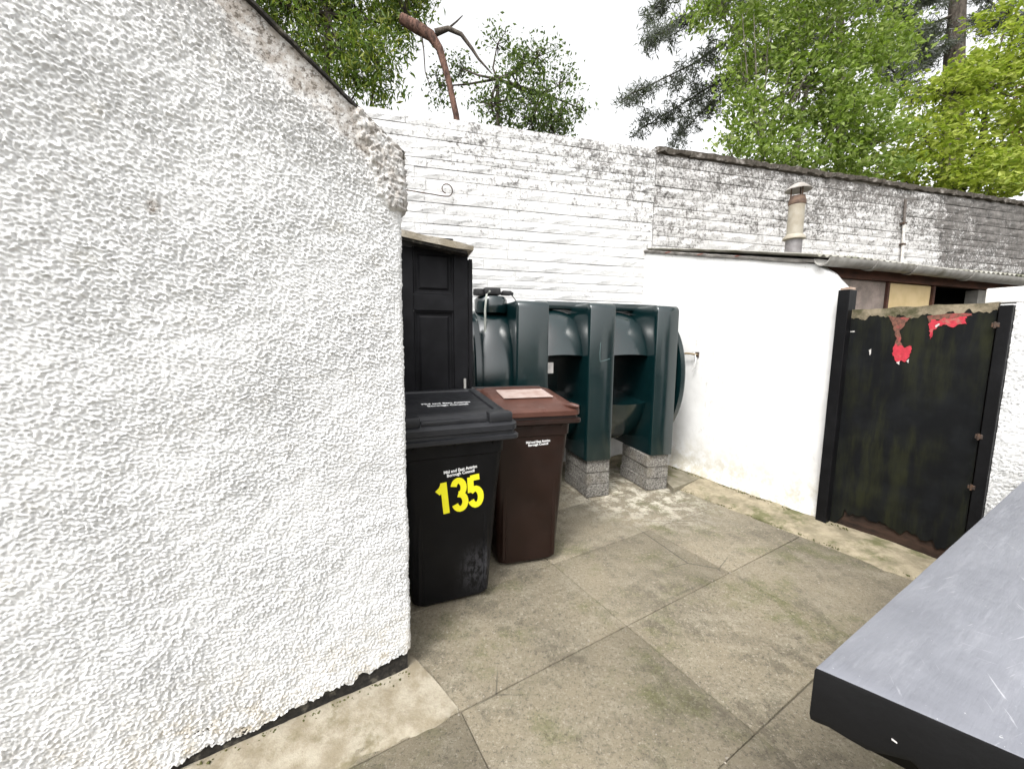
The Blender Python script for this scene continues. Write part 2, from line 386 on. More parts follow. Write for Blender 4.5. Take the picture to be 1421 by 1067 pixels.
rf = mb.build('roof', MSL, ob)
# thin dark felt edge along the verge, thicker at its foot
rings = []
for x in np.linspace(-.012, 1.95, 70):
    j = .0025*random.uniform(-1, 1); th = .006+.0035*random.random()+(.018*max(0, 1-(x+.012)/.05))
    rings.append([(x, -.06, 2.049+VS*x-th), (x, .012+j, 2.049+VS*x-th), (x, .013+j, 2.051+VS*x), (x, -.06, 2.053+VS*x)])
mb = MB(); mb.loft(rings); mb.build('felt_edge', MDK, rf)

# ================================================================== BOUNDARY WALLS (split-face block, each block a piece)
def block_variants(mat):
    out = []
    for k in range(10):
        r = np.random.default_rng(100+k); nx, nz = 6, 3; V = []; Q = []
        for i in range(nx):
            for j in range(nz):
                e = (i in (0, nx-1)) or (j in (0, nz-1))
                V.append((i/(nx-1)+(0 if i in (0, nx-1) else r.uniform(-.05, .05)), (-.001 if e else -.003-.011*r.random())+r.uniform(-.0015, .0015), j/(nz-1)+(0 if j in (0, nz-1) else r.uniform(-.12, .12))))
        for i in range(nx-1):
            for j in range(nz-1): a = i*nz+j; Q.append((a, a+nz, a+nz+1, a+1))
        b = len(V); V += [(0, .06, 0), (1, .06, 0), (1, .06, 1), (0, .06, 1)]
        me = bpy.data.meshes.new('block')
        bot = [i*nz for i in range(nx)]; top = [i*nz+nz-1 for i in range(nx)]; lf = list(range(nz)); rt = [(nx-1)*nz+j for j in range(nz)]
        F_ = [tuple(q) for q in Q]+[tuple(bot[::-1]+[b, b+1]), tuple(top+[b+2, b+3]), tuple(lf+[b+3, b]), tuple(rt[::-1]+[b+1, b+2])]
        me.from_pydata(V, [], F_); me.materials.append(mat); out.append(me)
    return out
def courses(parent, x0, x1, z0, z1, variants, seed, ch=.097, lmin=.34, lmax=.62):
    rr = random.Random(seed); z = z0; n = 0
    while z+.05 < z1:
        h = min(ch*rr.choice((1, 1, 1, .82, 1.12)), z1-z); x = x0-rr.uniform(0, .3)
        while x < x1-.02:
            l = rr.uniform(lmin, lmax); xa = max(x, x0); xb = min(x+l, x1)
            if x1-xb < .12: xb = x1
            if xb-xa > .05:
                o = link('block', rr.choice(variants), parent); n += 1
                o.location = (xa+.0012, rr.uniform(-.005, .004), z+.003); o.scale = (xb-xa-.0024, 1, h-.006)
            x = xb if xb == x1 else x+l
        z += h
    return n
bd = dirv(A_BACK)
MBW = m_block('flaking_white_block', 'white'); MBG = m_block('weathered_block', 'grey')
MORT = m_plain('dirty_mortar', (.20, .18, .16), .95, (.33, .31, .29), 20, .6, 60)
bw = thing('block_wall', 'tall white painted split-face block wall behind the green tank', 'wall', W1, A_BACK)
mb = MB(); mb.box(-3.3, -.001, .012, .22, 0, 3.44); mb.build('wall_core', MBW, bw)
n1 = courses(bw, -3.1, .005, .35, 3.485, block_variants(MBW), 3, .098, .5, .95)
bg_ = thing('block_wall', 'weathered grey brown block wall with dark ragged coping above the corrugated roof', 'wall', W1+bd*.012, A_BACK)
mb = MB(); mb.box(0, 9.5, .012, .22, 0, 3.46); mb.build('wall_core', MORT, bg_)
n2 = courses(bg_, 0, 8.6, 1.98, 3.44, block_variants(MBG), 5, .110, .5, .95)
print('blocks', n1, n2)
MCO = m_plain('mossy_coping', (.085, .072, .06), .95, (.045, .04, .03), 30, .9, 50, dirt=(.26, .24, .22))
rr = random.Random(4); x = -.005
while x < 8.6:
    l = rr.uniform(.38, .5); me = MB(); n = 7; rings = []
    for i in range(n):
        xx = x+.004+(l-.008)*i/(n-1); j = rr.uniform(-.012, .012); k = rr.uniform(-.008, .014)
        rings.append([(xx, -.035+j, 3.437+rr.uniform(-.02, .01)), (xx, -.045+j, 3.475+k), (xx, .02, 3.50+k), (xx, .24, 3.49), (xx, .24, 3.437)])
    me.loft(rings).build('coping_stone', MCO, bg_); x += l
# wall fittings
MIR = m_plain('rusty_iron', (.035, .028, .024), .7, (.09, .05, .03), 60, .3)
h0 = onplane(560, 266, W1, A_BACK)-Vector((-bd.y, bd.x, 0))*.05; h1 = onplane(621, 276, W1, A_BACK)-Vector((-bd.y, bd.x, 0))*.05
hk = thing('iron_bracket', 'rusty iron rod with a curled end on the white block wall', 'bracket', h0, A_BACK)
L = (h1-h0).length; dz = h1.z-h0.z; r0 = .058
pts = [(-.2, 0, .0)]+[(L*t, 0, dz*t) for t in (0, .3, .6, .9)]
for k in range(1, 15):
    a = -math.pi*.5+k*math.pi*2*.95/14; r = r0*(1-.25*k/14); pts.append((L*.97+r*math.cos(a), -.003*k, dz+r0+r*math.sin(a)))
MB().tube(pts, .0055).build('rod', MIR, hk, 60)
mb = MB(); mb.box(-.19, -.17, -.01, .06, -.02, .02, .003); mb.build('fixing_plate', MIR, hk)
c0 = onplane(1247, 366, W1, A_BACK); c1 = onplane(1252, 278, W1, A_BACK)
cdt = thing('conduit_pipe', 'thin vertical conduit pipe fixed on the weathered block wall', 'pipe', (c0.x, c0.y, c0.z), A_BACK)
Lc = c1.z-c0.z; lxo = (c1-c0).dot(bd)
MB().tube([(0, -.035, -.2), (0, -.035, 0), (lxo*.6, -.035, Lc*.62)], .017).build('pipe', m_plain('grey_white_pvc', (.60, .58, .55), .5, (.35, .33, .30), 20), cdt, 60)
MB().tube([(lxo*.6, -.035, Lc*.60), (lxo*.8, -.035, Lc*.8), (lxo, -.04, Lc)], .016).build('upper_sleeve', m_plain('dull_steel', (.12, .105, .095), .7, (.08, .065, .055), 30), cdt, 60)
for t in (.3, .63):
    mb = MB(); mb.box(lxo*t-.03, lxo*t+.03, -.055, -.0, Lc*t-.012, Lc*t+.012, .003); mb.build('pipe_clip', MIR, cdt)

# ================================================================== SHED: white side wall, corrugated roof, gutter
sh = thing('shed', 'lean-to shed with smooth white side wall and corrugated roof beside the tank', 'shed', W0, A_SHED)
inv = sh.matrix_basis.inverted() if False else (Matrix.Translation(W0) @ Matrix.Rotation(R(90-A_SHED), 4, 'Z')).inverted()
def SL(p): return inv @ Vector(p)
LW = (W1-W0).dot(wd)
pf = onplane(890, 349, W0, A_SHED); pg = onplane(1130, 363, W0, A_SHED); pe = onplane(1171, 398, W0, A_SHED)
xg, zg = SL(pg).x, pg.z; xf, zf = SL(pf).x, pf.z; ze = pe.z
# side wall: slumped hand-floated render with a ragged near top corner
nx, nz = 150, 110; XS = np.linspace(0, LW+.12, nx)
def wall_top(x): return np.interp(x, [0, .02, xg*.5, xg, xf, LW+.2], [ze-.01, ze, ze+(zg-ze)*.52, zg-.015, zf-.012, zf+.02])
x, t = np.meshgrid(XS, np.linspace(0, 1, nz), indexing='ij'); zt = wall_top(XS)+.006*perlin(XS/.05, XS*0, 31); z = zt[:, None]*t
y = .006*perlin(x/.5, z/.5, 32)+.0012*perlin(x/.12, z/.12, 33)+.0012*perlin(x/.03, z/.03, 34)+.035*smooth01(.16, 0, z)
y += .006*smooth01(.05, 0, x)*perlin(z/.05, z*0, 35)
V = np.stack([x, y, z], -1).reshape(-1, 3); i, j = np.meshgrid(np.arange(nx-1), np.arange(nz-1), indexing='ij'); a = (i*nz+j).ravel()
Q = np.stack([a, a+1, a+nz+1, a+nz], -1)
b = len(V); back = V.copy(); back[:, 1] = -.14
rimidx = [ii*nz+nz-1 for ii in range(nx)]; e0 = list(range(nz))
Q2 = [(rimidx[k], rimidx[k]+b, rimidx[k+1]+b, rimidx[k+1]) for k in range(nx-1)]+[(e0[k], e0[k]+b, e0[k+1]+b, e0[k+1]) for k in range(nz-1)]
link('side_wall', npmesh('side_wall', np.vstack([V, back]), np.vstack([Q, Q[:, ::-1]+b, np.array(Q2)])), sh, MREN)
# front line of roof runs along A_FRONT from above the wall; back line along the boundary wall
fd = dirv(A_FRONT); F0 = pg.copy(); F0.z = 0
def roofpt(u, v, dz=0):   # u metres along the front, v 0 front .. 1 back
    a = F0+fd*u-Vector((-fd.y, fd.x, 0))*.05; bk = W1+bd*(u*1.02-.02)-Vector((-bd.y, bd.x, 0))*.012
    p = a.lerp(bk, v); return SL((p.x, p.y, zg+.03+(zf+.015-zg-.03)*v+dz))
nu, nv = 420, 5; U = np.linspace(-.05, 4.4, nu); V = []; Q = []
for th in (0, .007):
    for i, u in enumerate(U):
        for j in range(nv):
            c = .0095*math.sin(2*math.pi*u/.076)+th+(.006*math.sin(u*3.1+j)); V.append(roofpt(u, j/(nv-1), c)[:])
for i in range(nu-1):
    for j in range(nv-1):
        a = i*nv+j; Q.append((a, a+nv, a+nv+1, a+1)); c = nu*nv+a; Q.append((c, c+1, c+nv+1, c+nv))
for i in range(nu-1): a = i*nv; Q.append((a, a+nu*nv, a+nv+nu*nv, a+nv))
for j in range(nv-1): Q.append((j, j+1, j+1+nu*nv, j+nu*nv))
MROOF = m_plain('asbestos_cement', (.33, .32, .29), .92, (.16, .155, .12), 7, .6, 60, dirt=(.08, .085, .05))
ro = link('roof', npmesh('roof', V, Q, True), sh, MROOF)
# mortar verge, uneven with red tile crumbs
mb = MB(); rings = []
for k in range(46):
    x = xg-.02+(xf+.1-xg)*k/45; zt = float(np.interp(x, [xg, xf], [zg, zf])); j = random.uniform(-.004, .006)
    rings.append([(x, -.10, zt-.012), (x, .020+j, zt-.014+j), (x, .030+j, zt+.006+j), (x, -.02, zt+.018)])
mb.loft(rings); mb.build('verge_mortar', m_pale('verge_mortar', (.30, .285, .265), (.17, .16, .15), (.09, .08, .07), .6), ro)
MRED = m_plain('red_tile', (.20, .075, .055), .8, (.13, .06, .05), 40)
for k in range(3):
    x = xg+(xf-xg)*(.30+.22*k+random.uniform(-.03, .03)); zt = float(np.interp(x, [xg, xf], [zg, zf]))
    mb = MB(); mb.box(x, x+random.uniform(.03, .06), -.01, .034, zt+.004, zt+.014, .002); mb.build('tile_chip', MRED, ro)
# gutter
ga = SL(F0-fd*.03-Vector((-fd.y, fd.x, 0))*.075); gdir = (SL(F0+fd)-SL(F0)); gdir.z = 0; gdir.normalize(); gside = Vector((-gdir.y, gdir.x, 0))
def gutter_ring(u, r, z0): return [ga+gdir*u+gside*(r*math.cos(a))+Vector((0, 0, z0+r*math.sin(a))) for a in np.linspace(math.pi, 2*math.pi, 11)]
mb = MB(); zg_ = zg+.012
us = np.linspace(0, 4.3, 12); sag = lambda u: zg_-.012*u/4+.004*math.sin(u*2.2)
outer = [gutter_ring(u, .058, sag(u)) for u in us]; inner = [gutter_ring(u, .052, sag(u)+.001) for u in us]
mb.loft([o_+i_[::-1] for o_, i_ in zip(outer, inner)])
MGUT = m_plain('cast_gutter', (.30, .29, .27), .55, (.20, .19, .175), 12, .2, 60, dirt=(.12, .11, .085))
gu = mb.build('gutter', MGUT, sh, 40)
for u in (.50, .98, 1.75):
    mb = MB(); mb.loft([a_+b_[::-1] for a_, b_ in [(gutter_ring(u+d, .066, sag(u)), gutter_ring(u+d, .060, sag(u))) for d in (0, .05)]]); mb.build('gutter_joint', MGUT, gu, 40)
# front of the shed under the gutter (seen above the gate)
MFA = m_wood('old_red_brown_board', (.10, .045, .032), (.05, .028, .022))
FQ = F0+fd*.02+Vector((-fd.y, fd.x, 0))*.06
fq = bpy.data.objects.new('front', None); COL.objects.link(fq); fq.parent = sh; fq.empty_display_size = .1
fq.location = SL(FQ); fq.rotation_euler = (0, 0, R((90-A_FRONT)-(90-A_SHED)))
def FL(px, py): 
    p = onplane(px, py, FQ, A_FRONT); d = p-FQ; return d.dot(fd), p.z
xa = FL(1232, 400)[0]; xb = FL(1295, 400)[0]; xc = FL(1356, 405)[0]; xd = FL(1368, 405)[0]; zt = zg-.02
mb = MB(); mb.box(-.0, 4.2, -.035, .02, zt-.075, zt+.02, .004); mb.build('fascia', MFA, fq)
mb = MB(); mb.box(0, xa-.03, 0, .1, 0, zt-.07, .004); mb.build('pebbledash_panel', m_pale('pink_grey_pebbledash', (.30, .245, .215), (.20, .165, .145), (.12, .1, .09), .4), fq)
mb = MB(); mb.box(xa-.03, xa-.004, -.02, .08, 0, zt-.076, .003); mb.build('frame_stile', MFA, fq)
mb = MB(); mb.box(xa, xb-.03, 0, .03, 1.0, zt-.078, .004); mb.build('board', m_plain('cream_board', (.60, .46, .25), .7, (.52, .39, .20), 8, .2, dirt=(.44, .33, .18)), fq)
mb = MB(); mb.box(xb-.028, xb, -.02, .08, 0, zt-.077, .003); mb.build('frame_stile', MFA, fq)
mb = MB(); mb.box(xc, xd, -.01, .08, 0, zt-.079, .003); mb.build('jamb', m_plain('grey_timber', (.22, .21, .19), .8), fq)
mb = MB(); mb.box(xa, xb, .0, .1, 0, .99, .003); mb.build('lower_panel', MFA, fq)
mb = MB(); mb.box(xb, xc, .0, .1, 0, 1.05, .003); mb.build('lower_panel', MFA, fq)
mb = MB(); mb.box(xa, xd+.6, .55, .6, .0, 2.1, .0); mb.box(xa-.06, xa-.01, .1, .6, 0, 2.0); mb.box(xd+.1, xd+.15, .1, .6, 0, 2.0); mb.build('shade_backing', m_plain('shade_black', (.012, .011, .010), .9), fq)  # near-black boards added so the opening reads as deep shade
mb = MB(); mb.box(xd+.002, 4.2, 0, .1, 0, zt-.08, .003); mb.build('wall', MR, fq)
# flue on the roof
fb = at(1100, 353, 3.62)
fl = thing('flue_pipe', 'rusty cream flue pipe with conical rain cap on the corrugated roof', 'flue', (fb.x, fb.y, fb.z-.12), 90)
k = 3.62/540; H_ = .12
MFL = m_plain('cream_enamel', (.30, .275, .225), .5, (.22, .19, .14), 9, .2, 60, dirt=(.12, .075, .05)); MGR = m_plain('grey_pipe', (.20, .19, .19), .6, (.13, .12, .12))
MRU = m_plain('rusted_steel', (.13, .085, .06), .75, (.07, .045, .035), 25, .4, 60)
MB().lathe([(9.6*k, -.06), (9.6*k, H_+20*k)], n=24).build('socket', MGR, fl, 40)
MB().lathe([(9.84*k, H_+18*k), (13.2*k, H_+19*k), (13.2*k, H_+21*k), (10*k, H_+25*k)], n=24).build('collar', MFL, fl, 40)
MB().lathe([(9.28*k, H_+20*k), (9.28*k, H_+64*k), (8.8*k, H_+64*k), (8.8*k, H_+45*k)], n=24).build('pipe', MFL, fl, 40)
MB().lathe([(9.52*k, H_+63*k), (10.1*k, H_+64*k), (9.92*k, H_+68*k), (8.4*k, H_+74*k), (7.68*k, H_+74*k), (8*k, H_+62*k)], n=24).build('rim', MRU, fl, 40)
cp = MB().lathe([(0.8*k, H_+91.5*k), (5.6*k, H_+90*k), (15.2*k, H_+82.5*k), (15.2*k, H_+81.5*k), (5.6*k, H_+88*k), (0.8*k, H_+89*k)], n=28).build('rain_cap', MRU if False else m_plain('weathered_zinc', (.30, .28, .26), .6, (.20, .18, .16), 15), fl, 30)
for q in range(3):
    a = q*2.1+.6; MB().tube([(8*k*math.cos(a), 8*k*math.sin(a), H_+66*k), (7.2*k*math.cos(a), 7.2*k*math.sin(a), H_+87.5*k)], .006, 6).build('strut', MRU, fl)

# ================================================================== GATE
GL = onplane(1180, 430, W0, A_SHED); GR = onplane(1388, 424, W0, A_SHED)
ga_ = A_SHED+180; gtd = dirv(ga_); G0 = Vector((GL.x, GL.y, 0)); GW = (GR-GL).dot(gtd); GZ = GL.z+.0
gt = thing('gate', 'black painted board gate with peeling red patches, green algae and rotten bottom edge', 'gate', G0, ga_)
# local: x along gate towards the camera, +y = left of that direction -> away from the yard ; yard side is -y
MGT = m_blackpaint('gate_black', (.0045, .005, .0055), .5, .42)
N = 120; rg = random.Random(11)
xs = np.linspace(.004, GW-.004, N); bot = .165-.05*(xs/GW)+.045*np.abs(perlin(xs/.09, xs*0+.5, 41))+.03*perlin(xs/.03, xs*0+.5, 42); bot = np.clip(bot, .05, .26)
bot[xs < .09] = np.interp(xs[xs < .09], [0, .05, .09], [.03, .05, .12])
top = GZ-.028+.012*perlin(xs/.08, xs*0+.5, 43)+.008*perlin(xs/.02, xs*0+.5, 44)
def sheet(name, xs, lo, hi, y0, y1, mat, parent, nz=26):
    V = []; n = len(xs)
    for y in (y0, y1):
        for i in range(n):
            for j in range(nz): V.append((xs[i], y, lo[i]+(hi[i]-lo[i])*j/(nz-1)))
    Q = []; B = n*nz
    for i in range(n-1):
        for j in range(nz-1): a = i*nz+j; Q += [(a, a+nz, a+nz+1, a+1), (B+a, B+a+1, B+a+nz+1, B+a+nz)]
        a = i*nz; Q.append((a, a+B, a+nz+B, a+nz)); a += nz-1; Q.append((a, a+nz, a+nz+B, a+B))
    for j in range(nz-1): Q.append((j, j+1, j+1+B, j+B)); a = (n-1)*nz+j; Q.append((a, a+B, a+B+1, a+1))
    return link(name, npmesh(name, V, Q, False), parent, mat)
sheet('board', xs, bot, top, -.012, .0, MGT, gt)
MROT = m_wood('rotten_timber', (.045, .026, .018), (.012, .009, .007))
sheet('core_board', xs, np.full(N, .03)+.012*np.abs(perlin(xs/.05, xs*0+.5, 47)), np.full(N, GZ-.004)+.007*perlin(xs/.06, xs*0+.5, 46), .001, .022, m_wood('bare_ply', (.33, .28, .21), (.16, .14, .09)) if False else MROT, gt, 8)
MTOP = m_pale('mossy_ply_edge', (.24, .20, .14), (.10, .085, .055), (.045, .045, .02), .9)
lo = top-.012-.045*np.abs(perlin(xs/.07, xs*0+.5, 48))-.018*np.abs(perlin(xs/.018, xs*0+.5, 49)); hi = np.full(N, GZ)+.006*perlin(xs/.06, xs*0+.5, 46)
sheet('worn_top_edge', xs, lo, hi, -.0145, -.0122+.036, MTOP, gt, 3)
MPEEL = m_plain('peeled_red_paint', (.42, .028, .045), .6, (.30, .020, .032), 60, .3, dirt=(.26, .12, .09))
MPB = m_plain('bare_brown_ply', (.15, .065, .045), .8, (.07, .035, .025), 60, .3, dirt=(.28, .05, .05))
MWHT = m_plain('undercoat_white', (.45, .43, .41), .7)
def gpx(px, py):
    p = onplane(px, py, G0, A_SHED); return (p-G0).dot(gtd), p.z
def patch(name, pts, mat, y=-.0135, jag=.004, th=.0012):
    P = [gpx(*p) for p in pts]; out = []
    for i in range(len(P)):
        a, b_ = P[i], P[(i+1) % len(P)]
        for t in (0, .25, .5, .75): out.append((a[0]+(b_[0]-a[0])*t+rg.uniform(-jag, jag), a[1]+(b_[1]-a[1])*t+rg.uniform(-jag, jag)))
    mb = MB(); mb.prism(out, y, y+th); return mb.build(name, mat, gt)
patch('bare_patch', [(1233, 438), (1248, 441), (1265, 440), (1259, 447), (1256, 453), (1250, 458), (1251, 470), (1253, 484), (1248, 490), (1243, 484), (1245, 470), (1242, 458), (1240, 448)], MPB, -.0150)
patch('red_patch', [(1241, 482), (1244, 477), (1248, 481), (1252, 478), (1256, 483), (1262, 480), (1267, 481), (1266, 489), (1262, 496), (1257, 503), (1252, 500), (1246, 503), (1242, 496), (1240, 490)], MPEEL, -.0162)
patch('red_patch', [(1290, 450), (1294, 444), (1304, 445), (1312, 441), (1322, 443), (1333, 439), (1343, 440), (1340, 445), (1342, 449), (1330, 451), (1322, 455), (1312, 451), (1303, 453), (1297, 458), (1294, 466), (1292, 471), (1291, 460)], MPEEL, -.0158)
patch('bare_patch', [(1288, 438), (1345, 434), (1352, 438), (1330, 441), (1300, 444), (1291, 448)], MPB, -.0150)
patch('undercoat_fleck', [(1299, 452), (1304, 449), (1306, 450), (1300, 455)], MWHT, -.0168, .0006)
patch('undercoat_fleck', [(1245, 503), (1250, 501), (1249, 506)], MWHT, -.0168, .001)
patch('undercoat_fleck', [(1259, 501), (1263, 498), (1262, 504)], MWHT, -.0168, .001)
patch('undercoat_fleck', [(1207, 486), (1210, 484), (1210, 491), (1208, 493)], MWHT, -.0140, .001)
patch('undercoat_fleck', [(1181, 460), (1187, 459), (1187, 461), (1181, 461)], MWHT, -.0140, .0005)
MPO = m_blackpaint('post_black', (.005, .005, .0055), .45)
pt = thing('gate_post', 'black timber gate post fixed to the end of the white shed wall', 'post', W0, ga_)
px0 = gpx(1178, 500)[0]+(G0-W0).dot(gtd)
mb = MB(); mb.box(.001, px0-.006, -.075, .03, .01, ze-.03, .004); mb.build('timber', MPO, pt)
mb = MB(); mb.box(.006, px0-.012, -.06, .02, ze-.03, ze-.012, .003); mb.build('worn_top', m_wood('bare_post_end', (.40, .30, .24), (.24, .17, .13)), pt)
GE = G0+gtd*(GW+.004)
pt2 = thing('gate_post', 'slim black gate post beside the roughcast wall, with worn latch', 'post', GE, ga_)
mb = MB(); mb.box(0, .05, -.035, .05, .01, GZ-.02, .004); mb.build('timber', MPO, pt2)
for zz in (1.48, .85, .55):
    mb = MB(); mb.box(-.018, .012, -.040, -.034, zz-.013, zz+.013, .003); mb.tube([(-.004, -.042, zz-.018), (-.004, -.042, zz+.018)], .005, 8); mb.build('hinge', MIR, pt2)

# ================================================================== RIGHT ROUGHCAST WALL
RW0 = GE+gtd*.052
rw = thing('roughcast_wall', 'white roughcast yard wall with capping bricks to the right of the gate', 'wall', RW0, ga_)
S = np.arange(0, 1.1, .006); T = np.linspace(0, 1, 270); s, t = np.meshgrid(S, T, indexing='ij'); z = t*1.60
rc = roughcast(s, z, 61); V = np.stack([s, -(.008*rc), z], -1).reshape(-1, 3); m = len(T)
i, j = np.meshgrid(np.arange(len(S)-1), np.arange(m-1), indexing='ij'); a = (i*m+j).ravel()
me = npmesh('wall_face', V, np.stack([a, a+m, a+m+1, a+1], -1))
link('wall_face', me, rw, MR)
mb = MB(); mb.box(-.13, -.002, .06, .2, 0, 1.598); mb.box(0, 1.094, .008, .2, 0, 1.598); mb.box(1.0945, 3.2, .0, .2, 0, 1.598); mb.build('wall_core', MR, rw)
MBR = m_plain('white_brick', (.74, .73, .70), .85, (.62, .60, .57), 12, .5, 60, dirt=(.42, .39, .34))
for q in range(14):
    x0_ = q*.225-.132; mb = MB(); mb.box(x0_+.004, x0_+.221, .058 if q == 0 else -.012, .205, 1.606, 1.69, .006); o = mb.build('capping_brick', MBR, rw, 40); o.rotation_euler = (0, 0, R(random.uniform(-.4, .4)))

# ================================================================== LOW WALL WITH PAINTED COPING (near)
ZC = .95; C0 = gnd(1130, 925, ZC)
lw = thing('low_wall', 'low wall with thick coping slab, dark grey top tinted with sky sheen and black chipped edge', 'low wall', (C0.x, C0.y, 0), 59.4)
ed = dirv(130.6); nrm = Vector((-dirv(59.4).y, dirv(59.4).x, 0)); ex = ed.dot(dirv(59.4)); ey = ed.dot(nrm)
LWd = .46; LL = 2.62
# coping as one block: top and edge materials, bevelled arris, chips along the lower edge
N = 60; bm_rings = []
def cop(x0, y0, u, v):    # u 0..1 along long edge, v 0..1 across
    return (u*LL+v*LWd*ex, v*LWd*ey)
T_ = .081
mb = MB()
nu, nv = 60, 24
V = []; Q = []
def perim():
    P = []
    for i in range(nv): P.append(cop(0, 0, 0, i/nv))              # end face (seen), from corner towards the camera side
    for i in range(nu): P.append(cop(0, 0, i/nu, 1))
    for i in range(nv): P.append(cop(0, 0, 1, 1-i/nv))
    for i in range(nu): P.append(cop(0, 0, 1-i/nu, 0))
    return P
P = perim(); c = Vector((sum(p[0] for p in P)/len(P), sum(p[1] for p in P)/len(P)))
def inset(p, d): 
    x, y = p; u = (y/(LWd*ey)); 
    # move towards inside along both axes
    vx = y/ey/LWd; ux = (x-vx*LWd*ex)/LL
    du, dv = d/LL, d/LWd
    ux = min(max(ux, du), 1-du); vx = min(max(vx, dv), 1-dv); return cop(0, 0, ux, vx)
levels = [(.0, .004), (-.0012, .0012), (-.005, 0.), (-T_+.012, 0.), (-T_+.004, .001), (-T_, .005)]
rings = []
rgc = random.Random(5)
for li, (dz, ins) in enumerate(levels):
    ring = []
    for k, p in enumerate(P):
        q = inset(p, ins+rgc.uniform(0, .0006)); z = ZC+dz
        if k < nv and li >= 3:
            v = k/nv; z += .012*max(0, 1-abs(v-.20)/.05)*(li >= 3)+.0025*math.sin(k*1.7)
        ring.append((q[0], q[1], z))
    rings.append(ring)
MCB = MT('coping_black', .6, .2); v = MCB.pos()
x_ = MCB.mix(MCB.rng(MCB.noise(60, 5, v, .7), .66, .73, 0., .45), (.0028, .0028, .0032), (.04, .04, .04)); MCB.col(x_); MCB.bump(MCB.noise(45, 5, v), .3, .004)
side = MB(); side.loft(rings[1:], caps=False); b = len(side.v)-len(P); side.f.append(tuple(range(len(side.v)-len(P), len(side.v))))
cpo = side.build('coping', MCB.m, lw, 35)
MCT = MT('coping_top_sheen', .42, .4); v = MCT.obj()
x_ = MCT.mix(MCT.rng(MCT.noise(5, 6, v, .65), .35, .7), (.165, .170, .190), (.130, .134, .152))  # dark paint lightened to bluish grey, sky sheen put into the colour
scr = MCT.noise(26, 8, MCT.scale(v, .22, 1.8, 1), .8)
x_ = MCT.mix(MCT.rng(scr, .50, .70, 0., .3), x_, (.26, .265, .285))
for ang_, thr in ((.25, .66), (-.5, .67), (1.2, .69)):
    rt_ = MCT.n('ShaderNodeVectorRotate', rotation_type='Z_AXIS'); MCT.l(v, rt_.inputs['Vector']); rt_.inputs['Angle'].default_value = ang_
    ln = MCT.noise(9, 3, MCT.scale(rt_.outputs[0], 1.3, 26, 1), .6); mk = MCT.rng(MCT.noise(7, 5, MCT.scale(rt_.outputs[0], 1, 1.4, 1), .6), .52, .66)
    x_ = MCT.mix(MCT.mth('MULTIPLY', MCT.mth('MULTIPLY', MCT.rng(ln, thr-.02, thr+.03), mk), .5), x_, (.42, .42, .44))
x_ = MCT.mix(MCT.rng(MCT.noise(120, 4, v, .8), .66, .70, 0., .6), x_, (.50, .50, .50))
x_ = MCT.mix(MCT.rng(MCT.noise(48, 5, MCT.scale(v, 1, .6, 1), .7), .70, .75, 0., .7), x_, (.04, .04, .045))
MCT.col(x_); MCT.bump(MCT.noise(11, 7, MCT.scale(v, .25, 2.2, 1), .65), .45, .006); MCT.bump(MCT.noise(80, 4, v), .25, .003); MCT.rgh(MCT.rng(scr, .3, .7, .36, .55))
topm = MB(); topm.loft(rings[:2], caps=False); topm.f.append(tuple(range(len(P)))); topm.build('sheen_top', MCT.m, cpo, 35)
# chips where the black paint is lost on the end face
def chip(v0, dz, w_, h_):
    a = cop(0, 0, 0, v0); b_ = cop(0, 0, 0, v0+w_/LWd); nx_, ny_ = -ey, ex; s_ = 1 if (-ey) < 0 else -1
    off = -.0012
    pts = [(a[0], a[1], ZC+dz), (b_[0], b_[1], ZC+dz-h_*.6), (b_[0], b_[1], ZC+dz-h_), (a[0], a[1], ZC+dz-h_*.5)]
    nvv = Vector((ey, -ex, 0)).normalized()*.0012; nvv = nvv if nvv.x < 0 else -nvv
    m2 = MB(); m2.add([Vector(p)+nvv for p in pts]+[Vector(p)-nvv*.5 for p in pts], [(0, 1, 2, 3), (4, 5, 6, 7), (0, 1, 5, 4), (1, 2, 6, 5), (2, 3, 7, 6), (3, 0, 4, 7)]); m2.build('paint_chip', MWHT, cpo)
chip(.17, -.048, .005, .0028)
mb = MB(); q = [cop(0, 0, u, vv) for u, vv in ((0, .30), (1, .30), (1, .80), (0, .80))]; q[0] = (q[0][0]+.17, q[0][1]); q[3] = (q[3][0]+.17, q[3][1])
mb.add([(a_, b_, 0) for a_, b_ in q]+[(a_, b_, ZC-T_-.001) for a_, b_ in q], [(0, 1, 2, 3), (4, 5, 6, 7), (0, 1, 5, 4), (1, 2, 6, 5), (2, 3, 7, 6), (3, 0, 4, 7)]); mb.build('wall_body', MR, lw)

